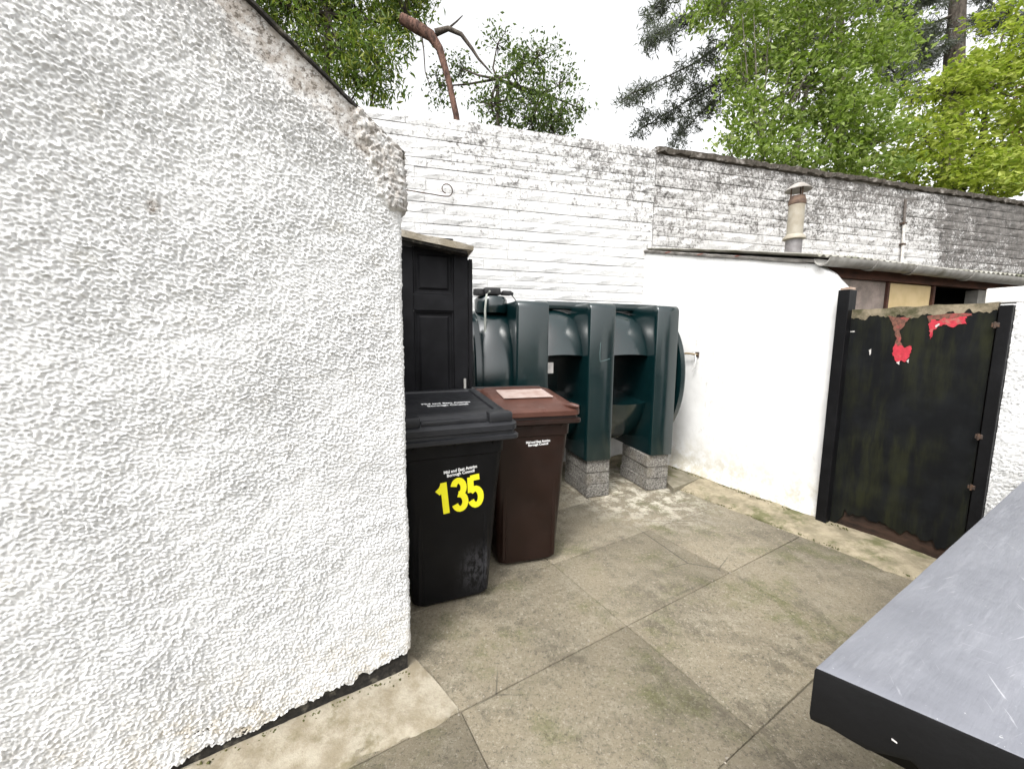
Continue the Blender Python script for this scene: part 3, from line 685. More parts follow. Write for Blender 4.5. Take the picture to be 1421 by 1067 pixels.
# ================================================================== DOOR behind the bins
D0 = Vector((-.318, 2.80, 0))
dr = thing('panelled_door', 'black four-panel timber door under a weathered lintel slab behind the bins', 'door', D0, 74)
MDR = m_blackpaint('door_black', (.0065, .0065, .0075), .6)
DW = .92; xr = [-.004, -.10, -.37, -.50, -.82, -DW]
def dbox(name, x0, x1, z0, z1, y0=-.02, y1=.02, bev=.003, par=None):
    mb = MB(); mb.box(x0, x1, y0, y1, z0, z1, bev); return mb.build(name, MDR, par or dr)
dbox('stile', -.10, 0, .02, 1.985); dbox('stile', -.50, -.372, .02, 1.985); dbox('stile', -DW, -.80, .02, 1.985)
for (a_, b_) in ((-.371, -.101), (-.799, -.501)):
    for z0, z1 in ((1.98, 2.06), (1.572, 1.682), (.74, .93), (.02, .22)): dbox('rail', a_, b_, z0, z1, -.0185, .0185)
    for z0, z1 in ((1.683, 1.979), (.931, 1.571), (.221, .739)):
        p = dbox('panel', a_, b_, z0, z1, .004, .016, 0)
        mb = MB()   # raised field with sloped margin
        i0, i1 = .030, .045
        mb.loft([[(a_+i0, .0035, z0+i0), (b_-i0, .0035, z0+i0), (b_-i0, .0035, z1-i0), (a_+i0, .0035, z1-i0)], [(a_+i1, -.006, z0+i1), (b_-i1, -.006, z0+i1), (b_-i1, -.006, z1-i1), (a_+i1, -.006, z1-i1)]]); mb.build('raised_field', MDR, p)
        for (u0, u1, w0, w1) in ((a_, b_, z0, z0+.012), (a_, b_, z1-.012, z1), (a_, a_+.012, z0+.012, z1-.012), (b_-.012, b_, z0+.012, z1-.012)):
            mb = MB(); mb.box(u0, u1, -.010, .003, w0, w1, .003); mb.build('moulding', MDR, p)
mb = MB(); mb.box(.004, .03, -.03, .04, .01, 1.93, .003); mb.build('jamb', MDR, dr)
MLI = m_pale('lintel_timber', (.55, .50, .42), (.38, .33, .25), (.11, .09, .06), .55)
def lz(x): return 2.062-.142*(x+.44)
rings = []
for k in range(30):
    x = -1.05+(1.07)*k/29; j = random.uniform(-.004, .004); e = .012*max(0, (x+.1)/.12)
    rings.append([(x, -.13+j, lz(x)-.040+e), (x, -.145+j, lz(x)-.002+random.uniform(-.003, .003)), (x, .0, lz(x)+.012), (x, .14, lz(x)+.012), (x, .14, lz(x)-.03)])
lt = MB().loft(rings).build('lintel_slab', MLI, dr)
rings = [[(x, -.115, lz(x)-.058), (x, -.118, lz(x)-.041), (x, .12, lz(x)-.041), (x, .12, lz(x)-.058)] for x in np.linspace(-1.04, -.02, 12)]
MB().loft(rings).build('lintel_underside', MDK, lt)
mb = MB(); mb.tube([(-.028, -.034, .98), (-.028, -.034, 1.10)], .009, 10); mb.build('bolt', m_plain('dull_zinc', (.38, .37, .35), .45), dr, 60)

# ================================================================== OIL TANK
tk = thing('oil_tank', 'dark green horizontal plastic oil tank with three broad ribs on concrete blocks', 'oil tank', (TK.x, TK.y, 0), A_TANK)
MTK = m_plastic('tank_green', (.0014, .0100, .0112), (.0020, .0118, .0128), .21, spec=.6, fa=.03, rv=.03)
MTK.node_tree.nodes['Principled BSDF'].inputs['Coat Weight'].default_value = .55; MTK.node_tree.nodes['Principled BSDF'].inputs['Coat Roughness'].default_value = .12; MTD = m_plain('black_plastic', (.014, .014, .015), .45, (.03, .03, .03))
ZB, ZT, DEP = .345, 1.685, .93
CYc, CZc, RY, RZ = .49, 1.03, .43, .625
def body_ring(x, s=1.0, notch=True):
    pts = []
    for k in range(72):
        a = 2*math.pi*k/72; cy, sz = math.cos(a), math.sin(a); e = .95
        y = CYc-RY*s*math.copysign(abs(cy)**e, cy); z = CZc+RZ*s*math.copysign(abs(sz)**e, sz)
        if notch and y < .66:
            f = smooth01(.200, .175, abs(z-1.035)); y = y+(.66-y)*float(f)
        pts.append((x, y, z))
    return pts
# body sections between the ribs
def section(name, x0, x1, notch=True):
    rings = [body_ring(x0, .88, notch)]+[body_ring(x0+(x1-x0)*t, .90+.10*math.sin(math.pi*t)**.55, notch) for t in (.03, .08, .15, .25, .38, .5, .62, .75, .85, .92, .97)]+[body_ring(x1, .88, notch)]
    return MB().loft(rings).build(name, MTK, tk, 45)
RX = [(-1.225, -.965), (-.600, -.365), (.045, .265)]
section('body_section', RX[0][1]-.02, RX[1][0]+.02); section('body_section', RX[1][1]-.02, RX[2][0]+.02)
section('body_section', -1.52, RX[0][0]+.02, False)
def rib(x0, x1):
    # profile in y,z with rounded shoulders, lofted across x with chamfered flanks
    def prof(ins, yoff):
        P = []
        y0, y1, z0, z1, r = yoff, DEP-yoff, ZB+(.0 if ins == 0 else .004), ZT-ins, .055
        P += [(y0, z0), (y0, z0+(z1-z0)*.3), (y0, z0+(z1-z0)*.6)]
        P += [(y0+r-r*math.cos(t), z1-r+r*math.sin(t)) for t in np.linspace(0, math.pi/2, 8)]
        P += [(y0+.3, z1+.004)]
        P += [(y1-r+r*math.sin(t), z1-r+r*math.cos(t)) for t in np.linspace(0, math.pi/2, 8)]
        P += [(y1, z0+(z1-z0)*.5), (y1, z0)]
        return P
    rings = []
    for x, ins, yo in ((x0-.008, .016, .05), (x0-.004, .007, .020), (x0+.001, .002, .005), (x0+.009, .0, .0), (x1-.010, .0, .0), (x1-.001, .002, .005), (x1+.003, .007, .020), (x1+.006, .016, .05)):
        rings.append([(x, y, z) for y, z in prof(ins, yo)])
    return MB().loft(rings).build('rib', MTK, tk, 40)
for x0, x1 in RX: rib(x0, x1)
# ends
def endcap(x, sgn, name):
    rings = []
    for dx, s in ((-.05, .80), (-.03, .93), (-.02, .985), (.020, .992), (.032, .975), (.037, .88), (.07, .80), (.11, .62), (.13, .35), (.135, .05)):
        rings.append([(x+sgn*dx, CYc+(p[1]-CYc)*s*1.02, CZc+(p[2]-CZc)*s*.97) for p in body_ring(0, 1, False)])
    return MB().loft(rings).build(name, MTK, tk, 35)
endcap(.385, 1, 'end_dome'); endcap(-1.52, -1, 'end_dome')
mb = MB(); mb.box(.1, .36, .25, .78, .55, 1.5, .03); mb.build('end_core', MTK, tk)
mb = MB(); mb.box(-.96, .30, .36, .62, ZT-.03, ZT+.038, .012); mb.build('top_ridge', MTK, tk, 40)
MSC = m_plain('scratch_grey', (.10, .15, .15), .6)
MB().tube([(-.50, -.0005, 1.36), (-.505, -.0005, 1.27), (-.50, -.0005, 1.20), (-.44, -.0005, 1.215), (-.41, -.0005, 1.225)], .0022, 5).build('scratch', MSC, tk)
mb = MB(); mb.box(-.93, -.88, .10, .103, 1.10, 1.19); mb.build('label_plate', MWHT, tk)
# inspection cover and gauge at the left end
mb = MB(); mb.lathe([(.13, 1.60), (.14, 1.64), (.14, 1.71), (.12, 1.735), (.02, 1.745)], (-1.36, .36, 0), 24); cv = mb.build('fill_cover', MTK, tk, 40)
mb = MB(); mb.box(-1.44, -1.30, .24, .36, 1.745, 1.80, .01); mb.box(-1.28, -1.20, .26, .34, 1.75, 1.785, .008); mb.tube([(-1.30, .30, 1.765), (-1.18, .30, 1.765)], .014, 10); gg = mb.build('gauge', MTD, tk, 40)
mb = MB(); mb.lathe([(.05, 1.74), (.055, 1.76), (.05, 1.79), (.01, 1.795)], (-1.47, .30, 0), 16); mb.build('vent_cap', MTD, tk, 40)
hose = thing('fill_hose', 'pale flexible hose hanging down the left end of the green tank', 'hose', (TK.x, TK.y, 0), A_TANK)
MB().tube([(-1.40, .22, 1.77), (-1.43, .20, 1.74), (-1.445, .19, 1.62), (-1.45, .17, 1.4), (-1.455, .12, 1.15), (-1.46, .06, .8), (-1.47, .05, .3), (-1.47, .05, .01)], .009, 8).build('tube', m_plain('pale_hose', (.42, .44, .40), .5, (.30, .31, .27)), hose, 60)
cb = thing('sensor_cable', 'thin dark cable looped down from the tank gauge', 'cable', (TK.x, TK.y, 0), A_TANK)
MB().tube([(-1.20, .30, 1.765), (-1.17, .24, 1.70), (-1.165, .17, 1.6), (-1.155, .13, 1.5), (-1.15, .11, 1.36), (-1.15, .09, 1.1), (-1.15, .09, .5)], .005, 6).build('flex', MTD, cb, 60)
# oil line fitting at the far end against the white wall
of = thing('pipe_fitting', 'small pipe elbow on the white shed wall beside the end of the tank', 'pipe fitting', onplane(968, 492, W0, A_SHED), A_SHED)
MB().tube([(0, -.02, 0), (0, .03, 0), (.02, .05, .005), (.09, .055, .01), (.12, .06, .0)], .010, 8).build('elbow', m_plain('brass', (.22, .17, .10), .45), of, 60)
mb = MB(); mb.box(-.02, .02, .0, .012, -.025, .025, .003); mb.build('wall_plate', MIR, of)
MB().tube([(.0, .04, .0), (-.02, .045, -.03), (-.01, .045, -.12), (.02, .04, -.16)], .006, 8).build('pipe_tail', MREN, of, 60)

# concrete blocks under the tank
MBK = MT('dense_concrete_block', .95, .1); v = MBK.pos()
x_ = MBK.mix(MBK.rng(MBK.noise(65, 6, v, .85), .42, .58), (.30, .285, .26), (.085, .08, .072)); x_ = MBK.mix(MBK.rng(MBK.noise(6, 4, v), .5, .7, 0., .5), x_, (.17, .15, .115))
MBK.col(x_); MBK.bump(MBK.noise(70, 5, v, .85), 1., .010)
lv = ('bottom', 'middle', 'topmost'); under = ('under the tank rib behind the brown bin', 'under the middle tank rib', 'under the tank rib beside the white wall')
bx = [(-1.20, -.98), (-.575, -.355), (.03, .25)]
for si, (a_, b_) in enumerate(bx):
    for li in range(3):
        V = []; mb = MB(); mb.box(-.11, .11, 0, .44, 0, .110, .005)
        me = mb.mesh('concrete_block')
        for q in me.vertices: q.co += Vector((random.uniform(-.002, .002), random.uniform(-.002, .002), random.uniform(-.0015, .0015)))
        o = link('concrete_block', me, None, MBK.m); o.location = (TK.x, TK.y, 0)
        loc = dirv(A_TANK)*((a_+b_)/2+random.uniform(-.012, .012)+.0)+Vector((-dirv(A_TANK).y, dirv(A_TANK).x, 0))*(.035+random.uniform(-.015, .015))
        o.location = (TK.x+loc.x, TK.y+loc.y, .006+li*.1125); o.rotation_euler = (0, 0, R(90-A_TANK+random.uniform(-2.5, 2.5)))
        tag(o, f'{lv[li]} concrete block of the stack {under[si]}', 'concrete block', 'concrete blocks under the tank')
# mossy slab wedged between last stack and white wall
sp = [gnd(934, 684), gnd(986, 664), gnd(945, 634), gnd(905, 655)]
mb = MB(); zb = [.0]*4; ztp = [.045, .047, .052, .050]
mb.add([(p.x, p.y, .003) for p in sp]+[(p.x, p.y, z_) for p, z_ in zip(sp, ztp)], [(0, 1, 2, 3), (4, 5, 6, 7), (0, 1, 5, 4), (1, 2, 6, 5), (2, 3, 7, 6), (3, 0, 4, 7)])
tag(mb.build('loose_slab', m_pale('mossy_slab', (.22, .20, .15), (.14, .125, .09), (.085, .085, .03), .8)), 'mossy broken paving slab lying between the concrete blocks and white wall', 'paving slab')

# ================================================================== WHEELED BINS
def rrect(cx, cy, hw, hd, r, z, n=5):
    P = []
    for (sx, sy, a0) in ((1, 1, 0), (-1, 1, 90), (-1, -1, 180), (1, -1, 270)):
        for k in range(n+1):
            a = R(a0+90*k/n); P.append((cx+sx*(hw-r)+r*math.cos(a), cy+sy*(hd-r)+r*math.sin(a), z))
    return P
def text_mesh(name, body, size, bold=0., sx=1., ext=.0006, spacing=1.):
    cu = bpy.data.curves.new(name, 'FONT'); cu.body = body; cu.size = size; cu.extrude = ext; cu.offset = bold; cu.align_x = 'CENTER'; cu.align_y = 'CENTER'; cu.space_character = spacing; cu.space_line = .9; cu.resolution_u = 3
    o = bpy.data.objects.new(name, cu); COL.objects.link(o); dg = bpy.context.evaluated_depsgraph_get(); dg.update()
    me = bpy.data.meshes.new_from_object(o.evaluated_get(dg)); bpy.data.objects.remove(o); bpy.data.curves.remove(cu)
    for v in me.vertices: v.co.x *= sx
    me.name = name; return me
def make_bin(name, label, loc, ang, W, D, Hh, body_mat, lid_mat, trim, style, br=.73, tr_=.80):
    """local: front is -y, width x; W,D rim size, Hh height of the rim"""
    t = thing(name, label, 'wheelie bin', loc, ang)
    bw_, bdp = W*br, D*.70; tw, td = W*tr_, D*.86
    fy0, fy1 = -bdp/2-.0, -td/2; cy0 = .0; cy1 = .0
    rings = []
    for z, u in ((.012, 0), (.03, .01), (.10, .08), (.3, .3), (.6, .62), (Hh-.13, .90), (Hh-.125, .905), (Hh-.02, 1.), (Hh-.015, 1.)):
        hw = (bw_+(tw-bw_)*u)/2; hd = (bdp+(td-bdp)*u)/2
        if z < .02: hw -= .015; hd -= .015
        if z >= Hh-.125: hw += .006; hd += .006
        rings.append(rrect(0, 0, hw, hd, .055-.01*u, z))
    body = MB().loft(rings).build('body', body_mat, t, 35)
    fyt = lambda z: -(bdp+(td-bdp)*np.interp(z, [.03, .1, .3, .6, Hh-.13], [.01, .08, .3, .62, .90]))/2
    # two shallow vertical ribs pressed in the lower front
    for sx in (-1, 1):
        for (xx, wdt) in ((.26, .018),):
            x = sx*W*xx; rg_ = []
            for z in np.linspace(.05, .52, 8):
                f = fyt(z); d_ = .014*(1-(z-.05)/.48); rg_.append([(x-wdt, f+.004, z), (x-wdt*.4, f-d_, z), (x+wdt*.4, f-d_, z), (x+wdt, f+.004, z)])
            MB().loft(rg_).build('front_rib', body_mat, body, 30)
    # small gusset fins under the rim
    for xx in (-.30, 0, .30):
        mb = MB(); x = xx*W; mb.add([(x-.004, -td/2+.002, Hh-.09), (x+.004, -td/2+.002, Hh-.09), (x-.004, -D/2+.012, Hh-.035), (x+.004, -D/2+.012, Hh-.035), (x-.004, -td/2+.002, Hh-.035), (x+.004, -td/2+.002, Hh-.035)], [(0, 1, 3, 2), (0, 2, 4), (1, 5, 3), (2, 3, 5, 4), (0, 4, 5, 1)]); mb.build('gusset', body_mat, body)
    # rim
    rg_ = [rrect(0, 0, tw/2-.01, td/2-.01, .05, Hh-.070), rrect(0, 0, tw/2+.012, td/2+.012, .05, Hh-.062), rrect(0, 0, W/2-.012, D/2-.014, .05, Hh-.052), rrect(0, 0, W/2-.003, D/2-.003, .04, Hh-.052), rrect(0, 0, W/2, D/2, .04, Hh-.048), rrect(0, 0, W/2, D/2, .04, Hh-.030), rrect(0, 0, W/2-.006, D/2-.006, .04, Hh-.026), rrect(0, 0, W/2-.016, D/2-.016, .04, Hh-.024), rrect(0, 0, W/2-.018, D/2-.018, .04, Hh-.004)]
    MB().loft(rg_).build('rim', body_mat if style == 'brown' else lid_mat, t, 35)
    # lid: flange, skirt, raised plateau sloping up to the hinge
    def slope(P, k=.06, z0=0): return [(x, y, z+k*(y+D/2)/D) for x, y, z in P]
    LZ = Hh+.004
    rg_ = [slope(rrect(0, 0, W/2-.010, D/2-.006, .05, LZ-.012)), slope(rrect(0, 0, W/2-.006, D/2-.002, .05, LZ-.008)), slope(rrect(0, 0, W/2-.006, D/2-.002, .05, LZ+.018)), slope(rrect(0, 0, W/2-.014, D/2-.010, .05, LZ+.025)),
           slope(rrect(0, 0, W/2-.028, D/2-.03, .05, LZ+.030))]
    if style == 'black':
        rg_ += [slope(rrect(0, .01, W/2-.040, D/2-.05, .05, LZ+.062)), slope(rrect(0, .01, W/2-.052, D/2-.062, .045, LZ+.068)), slope(rrect(0, .01, W/2-.095, D/2-.105, .03, LZ+.069)), slope(rrect(0, .01, W/2-.102, D/2-.112, .03, LZ+.061))]
    else:
        rg_ += [slope(rrect(0, .01, W/2-.040, D/2-.045, .05, LZ+.036)), slope(rrect(0, .02, W/2-.075, D/2-.10, .05, LZ+.040)), slope(rrect(0, .03, W/2-.095, D/2-.125, .05, LZ+.058)), slope(rrect(0, .03, W/2-.11, D/2-.14, .04, LZ+.062))]
    lid = MB().loft(rg_).build('lid', lid_mat, t, 32)
    # front corner lugs / grips on the lid
    if style == 'black':
        for sx in (-1, 1):
            mb = MB(); x0, x1 = sorted((sx*(W/2-.035), sx*(W/2-.16))); mb.box(x0, x1, -D/2+.018, -D/2+.085, LZ+.028, LZ+.080, .010); mb.build('lid_lug', lid_mat, lid, 35)
        mb = MB(); mb.box(-W/2+.165, W/2-.165, -D/2+.030, -D/2+.052, LZ+.03, LZ+.058, .006); mb.build('lid_lip', lid_mat, lid, 35)
    else:
        for sx in (-1, 1):
            mb = MB(); mb.tube([(sx*(W/2-.10), -D/2+.075, LZ+.038), (sx*(W/2-.065), -D/2+.03, LZ+.045), (sx*(W/2-.03), -D/2+.0, LZ+.040)], [.012, .018, .012], 8); mb.build('lid_grip', lid_mat, lid, 50)
    # hinge, handle bar, wheels
    zb_ = LZ+.082
    MB().tube([(-W/2+.05, D/2+.045, zb_), (W/2-.05, D/2+.045, zb_)], .014, 10).build('handle_bar', trim, t, 60)
    for sx in (-.34, 0, .34):
        mb = MB(); mb.box(sx*W-.03, sx*W+.03, D/2-.03, D/2+.06, zb_-.045, zb_+.012, .008); mb.build('hinge', trim, t, 35)
    for sx in (-1, 1):
        mb = MB(); x0 = sx*(bw_/2-.01); x1 = x0+sx*.045
        wh = MB().loft([[(x, bdp/2+.01+rr_*math.cos(a), .1+rr_*math.sin(a)) for a in np.linspace(0, 2*math.pi, 25)[:-1]] for x, rr_ in ((x0, .085), (x0+sx*.008, .098), (x1-sx*.008, .098), (x1, .085))]).build('wheel', MTD, t, 35)
        MB().loft([[(x, bdp/2+.01+rr_*math.cos(a), .1+rr_*math.sin(a)) for a in np.linspace(0, 2*math.pi, 17)[:-1]] for x, rr_ in ((x1-sx*.004, .05), (x1+sx*.006, .045))]).build('hub', trim, wh, 35)
    MB().tube([(-bw_/2+.02, bdp/2+.01, .1), (bw_/2-.02, bdp/2+.01, .1)], .011, 8).build('axle', MIR, t, 60)
    def stick(nm, me, x, z, mat, rot=0., dx=0.):
        me.materials.append(mat); o = link(nm, me, body); sl_ = math.atan2(fyt(z+.1)-fyt(z-.1), .2); z2 = z+dx*math.sin(rot)
        o.matrix_basis = Matrix.Translation((x+dx*math.cos(rot), float(fyt(z2))-.0014, z2)) @ Matrix.Rotation(math.pi/2-sl_, 4, 'X') @ Matrix.Rotation(rot, 4, 'Z'); return o
    return t, body, lid, stick, LZ
MBLK = m_plastic('bin_black', (.0040, .0040, .0045), (.0065, .0065, .007), .45, (.05, .05, .055), (.14, -.27, .14), spec=.14)
MBLL = m_plastic('bin_black_lid', (.014, .0145, .0165), (.022, .0225, .025), .36)
MBRN = m_plastic('bin_brown', (.0130, .0062, .0044), (.017, .0080, .0058), .42)
MBRL = m_plastic('bin_brown_lid', (.058, .024, .017), (.085, .038, .028), .34)
MYEL = m_plain('yellow_vinyl', (.80, .74, .02), .5, (.74, .68, .02), 10, 0); MWH = m_plain('white_print', (.78, .78, .78), .6, (.6, .6, .6), 60, 0)
# black 240 litre bin: its front runs along 68 degrees
fr = gnd(678, 826); da = dirv(68); dn = Vector((-da.y, da.x, 0))
WB, DB = .655, .70
ctr = fr-da*(WB*.62/2-.010)+dn*(DB*.70/2)
t, body, lid, stick, LZ = make_bin('wheelie_bin', 'black wheelie bin with big yellow number 135 on its front', (ctr.x, ctr.y, .002), 68, WB, DB, .935, MBLK, MBLL, MTD, 'black', .62)
def ribbon(paths, hw, sx, sy):
    mb = MB()
    for P in paths:
        P = [Vector((x*sx, y*sy, 0)) for x, y in P]; n = len(P); L_ = []; R_ = []
        for i in range(n):
            t_ = (P[min(i+1, n-1)]-P[max(i-1, 0)]).normalized(); k = Vector((-t_.y, t_.x, 0)); L_.append(P[i]+k*hw); R_.append(P[i]-k*hw)
        zz = .0010+.0004*len(mb.f)/max(1, len(P)); mb.add([(p.x, p.y, zz) for p in L_+R_], [(i, i+1, n+i+1, n+i) for i in range(n-1)])
    return mb.mesh('numeral')
arc = lambda cx, cy, rx, ry, a0, a1, n=14: [(cx+rx*math.cos(R(a0+(a1-a0)*k/n)), cy+ry*math.sin(R(a0+(a1-a0)*k/n))) for k in range(n+1)]
ONE = [[(.12, -.5), (.12, .5)], [(.13, .44), (-.02, .30), (-.24, .20)]]
THREE = [arc(0, .235, .27, .225, 165, -75)+[(-.04, .02)], [(-.06, .03)]+arc(0, -.225, .29, .235, 75, -165)]
FIVE = [[(.30, .44), (-.20, .44)], [(-.20, .48), (-.24, -.02)], [(-.25, .0)]+arc(.0, -.19, .29, .27, 120, -160)]
for nm, P, x in (('1', ONE, -.074), ('3', THREE, .004), ('5', FIVE, .080)): stick('numeral', ribbon(P, .0158, .094, .166), .022, .605, MYEL, R(6), x*1.08)
stick('council_lettering', text_mesh('council_lettering', 'Mid and East Antrim\nBorough Council', .0215, .0007, .95), .032, .728, MWH, R(5))
tm = text_mesh('lid_lettering', 'Mid and East Antrim', .034, .001, .95); tm.materials.append(MWH); o = link('lid_lettering', tm, lid)
o.location = (.02, -.03, LZ+.0625+.06*(DB/2-.03)/DB+.001); o.rotation_euler = (math.atan(.06/DB), 0, 0)
tm = text_mesh('lid_lettering', 'Borough Council', .034, .001, .95); tm.materials.append(MWH); o = link('lid_lettering', tm, lid)
o.location = (.02, -.075, LZ+.0625+.06*(DB/2-.075)/DB+.001); o.rotation_euler = (math.atan(.06/DB), 0, 0)
# brown 140 litre bin
fl_ = gnd(766, 778); da = dirv(74); dn = Vector((-da.y, da.x, 0)); WN, DN = .605, .58
ctr = fl_-da*(WN*.62/2-.028)+dn*(DN*.70/2)
t, body, lid, stick, LZ = make_bin('wheelie_bin', 'brown wheelie bin with faded lid standing against the green tank', (ctr.x, ctr.y, .002), 74, WN, DN, .945, MBRN, MBRL, MTD, 'brown', .62, .80)
stick('council_lettering', text_mesh('council_lettering', 'Mid and East Antrim\nBorough Council', .019, .0006, .95), .040, .775, MWH, R(2))
# raised plate coloured pale to imitate the sky's reflection on the lid
mb = MB(); mb.box(-WN/2+.16, WN/2-.13, -DN/2+.15, DN/2-.22, 0, .005, .002); o = mb.build('lid_sheen', m_plain('lid_sky_sheen', (.40, .32, .29), .3, (.30, .21, .18), 14, .1), lid)
o.location = (0, 0, LZ+.0635+.03); o.rotation_euler = (math.atan(.06/DN), 0, 0)

# ================================================================== TREES behind the wall
def leaf_cloud(centres, spread, n_per, size, aspect, droop, seed, flat=.0):
    """n_per diamond leaves around every clump centre"""
    r = np.random.default_rng(seed); C = np.repeat(np.asarray(centres, float), n_per, 0); N = len(C)
    off = r.normal(0, 1, (N, 3))*np.asarray(spread); P = C+off
    d = r.normal(0, 1, (N, 3)); d[:, 2] = d[:, 2]*(1-flat)-droop; d /= np.linalg.norm(d, axis=1)[:, None]
    u = r.normal(0, 1, (N, 3)); u -= (u*d).sum(1)[:, None]*d; u /= np.linalg.norm(u, axis=1)[:, None]
    k = np.cross(d, u); s = size*(.5+1.2*r.random(N)**1.6)[:, None]; wv = s*aspect
    fold = .12*s*k
    V = np.stack([P, P+d*s*.5+u*wv*.5+fold, P+d*s, P+d*s*.5-u*wv*.5+fold], 1).reshape(-1, 3)
    return V, np.arange(N*4).reshape(N, 4)
def tree(name, label, cat, base, trunk, tr, blobs, leaf, mat, bark, seed, nclump, n_per, spread, limb_r=.03, group=None, twig=.006, stems=None):
    """blobs: (centre, (rx,ry,rz)); branches run from the trunk to clump centres inside the blobs"""
    r = np.random.default_rng(seed); t = thing(name, label, cat, base, 90, group); B = Vector(base)
    mb = MB(); tp = [Vector(p) for p in trunk]; n = len(tp)
    mb.tube([p-B for p in tp], [tr*(1-.6*i/(n-1)) for i in range(n)], 10)
    for st in (stems or []): mb.tube([Vector(p)-B for p in st[0]], st[1], 7)
    wsum = np.array([b[1][0]*b[1][1]*b[1][2] for b in blobs])**.7; wsum /= wsum.sum(); cl = []
    for c, rad in [blobs[i] for i in r.choice(len(blobs), nclump, p=wsum)]:
        v = r.normal(0, 1, 3); v /= np.linalg.norm(v); v *= r.uniform(.25, 1)**.5
        cl.append(np.array(c)+v*np.array(rad))
    cl = np.array(cl); allp = list(tp)
    for b_, (c, rad) in enumerate(blobs):       # limbs
        c = Vector(c); src = min(tp, key=lambda p: (p-c).length+max(0, p.z-c.z)*1.5); mid = src.lerp(c, .5)+Vector(r.normal(0, .12, 3))+Vector((0, 0, -.1))
        mb.tube([src-B, mid-B, c-B], [limb_r, limb_r*.75, limb_r*.4], 6); allp += [mid, c, mid.lerp(c, .5)]
    sub = cl if len(cl) < 260 else cl[r.choice(len(cl), 260, False)]
    for c in sub:                               # twigs
        c = Vector(c); src = min(allp, key=lambda p: (p-c).length); mid = src.lerp(c, .55)+Vector(r.normal(0, .06, 3))
        mb.tube([src-B, mid-B, c-B], [twig*1.6, twig*1.1, twig*.5], 4)
    mb.build('trunk', bark, t, 60)
    V, Q = leaf_cloud(cl-np.array(B), spread, n_per, leaf[0], leaf[1], leaf[2], seed+1, leaf[3] if len(leaf) > 3 else 0)
    link('crown', npmesh('crown', V, Q, False), t, mat)
    return t
def v3(p): return (p.x, p.y, p.z)
def px_r(npx, Y): return npx*Y/F
def blob(x, y, Y, rx, ry, dy=None): return (v3(at(x, y, Y)), (px_r(rx, Y), dy or px_r(rx, Y)*.8, px_r(ry, Y)))
def trunk_to(x, y, Y, xb=None):
    top = at(x, y, Y); b_ = at(xb or x, 300, Y); return (b_.x, b_.y, 0), [(b_.x, b_.y, -.02), (b_.x*.98+top.x*.02, b_.y, 1.5), ((b_.x+top.x)/2, b_.y, top.z*.6), v3(top)]
LG = m_leaf('leaf_fresh_green', (.090, .150, .020), (.185, .265, .045), (.40, .47, .17), .55)
LY = m_leaf('leaf_yellow_green', (.18, .25, .022), (.30, .36, .040), (.48, .53, .12), .55)
LD = m_leaf('leaf_dark_green', (.030, .060, .015), (.060, .095, .022), (.15, .20, .06), .4)
LF = m_leaf('leaf_feathery', (.045, .085, .014), (.10, .16, .022), (.28, .30, .05), .45)
LN = m_leaf('needles_grey', (.045, .050, .044), (.075, .082, .075), (.12, .13, .115), .2)
LR = m_leaf('leaf_copper', (.12, .05, .035), (.18, .08, .05), (.24, .13, .08), .4)
BK = m_bark('bark_grey', (.10, .085, .07), (.045, .038, .032)); BKR = m_bark('bark_red_pine', (.15, .085, .065), (.04, .026, .022)); BKP = m_bark('bark_pale', (.22, .20, .16), (.12, .11, .085))
# feathery tree over the gable
Y = 7.0; b_, tr = trunk_to(455, 20, Y, 440)
tree('feathery_tree', 'feathery green tree rising above the gable verge', 'tree', b_, tr, .11,
     [blob(420, 20, Y, 60, 45), blob(500, 15, Y+.3, 60, 45), blob(470, 75, Y-.2, 50, 40), blob(525, 95, Y-.3, 38, 38), blob(560, 20, Y, 30, 40), blob(400, -60, Y, 80, 60), blob(520, -60, Y, 90, 50), blob(500, 120, Y-.2, 40, 20), blob(330, -30, Y, 60, 60)],
     (.095, .28, .9), LF, BK, 21, 520, 42, (.10, .10, .15), .035)
# broken pine: reddish trunk with snapped top
Y = 6.3; P = lambda x, y, d=0: v3(at(x, y, Y+d))
bb = at(640, 300, Y); base = (bb.x, bb.y, 0)
pine = thing('broken_pine', 'bare reddish pine trunk with snapped end leaning above the white wall', 'tree', base, 90)
B = Vector(base); mb = MB()
mb.tube([Vector(p)-B for p in [(bb.x, bb.y, -.02), P(640, 230), P(633, 160), P(622, 110), P(610, 68), P(598, 50), P(578, 38), P(557, 26)]], [.07, .055, .045, .045, .055, .075, .085, .07], 14)
mb.build('trunk', BKR, pine, 50)
mb = MB(); mb.tube([Vector(p)-B for p in [P(604, 46), P(622, 40), P(640, 48), P(655, 68), P(664, 82), P(682, 102)]], [.05, .035, .03, .024, .018, .010], 8)
mb.tube([Vector(p)-B for p in [P(622, 40), P(634, 30), P(642, 22)]], [.016, .012, .006], 6); mb.tube([Vector(p)-B for p in [P(584, 42), P(588, 70), P(590, 100), P(600, 130)]], [.014, .010, .008, .005], 6)
mb.build('branch', BK, pine, 50)
MB().lathe([(.084, -.012), (.06, .012), (.02, .004)], n=10)
# small-leaved tree behind the white wall
Y = 7.2; b_, tr = trunk_to(690, 110, Y, 700)
tree('small_leaved_tree', 'open dark green tree with small leaves above the white block wall', 'tree', b_, tr, .07,
     [blob(685, 140, Y, 32, 26), blob(720, 120, Y, 38, 32), blob(690, 62, Y, 26, 14), blob(745, 80, Y, 34, 18), blob(775, 120, Y, 34, 22), blob(808, 152, Y, 16, 8), blob(740, 165, Y, 60, 20), blob(610, 120, Y+.3, 14, 28), blob(640, 95, Y+.4, 14, 14), blob(765, 170, Y, 36, 14)],
     (.062, .5, .25), LD, BK, 31, 300, 20, (.11, .11, .08), .022)
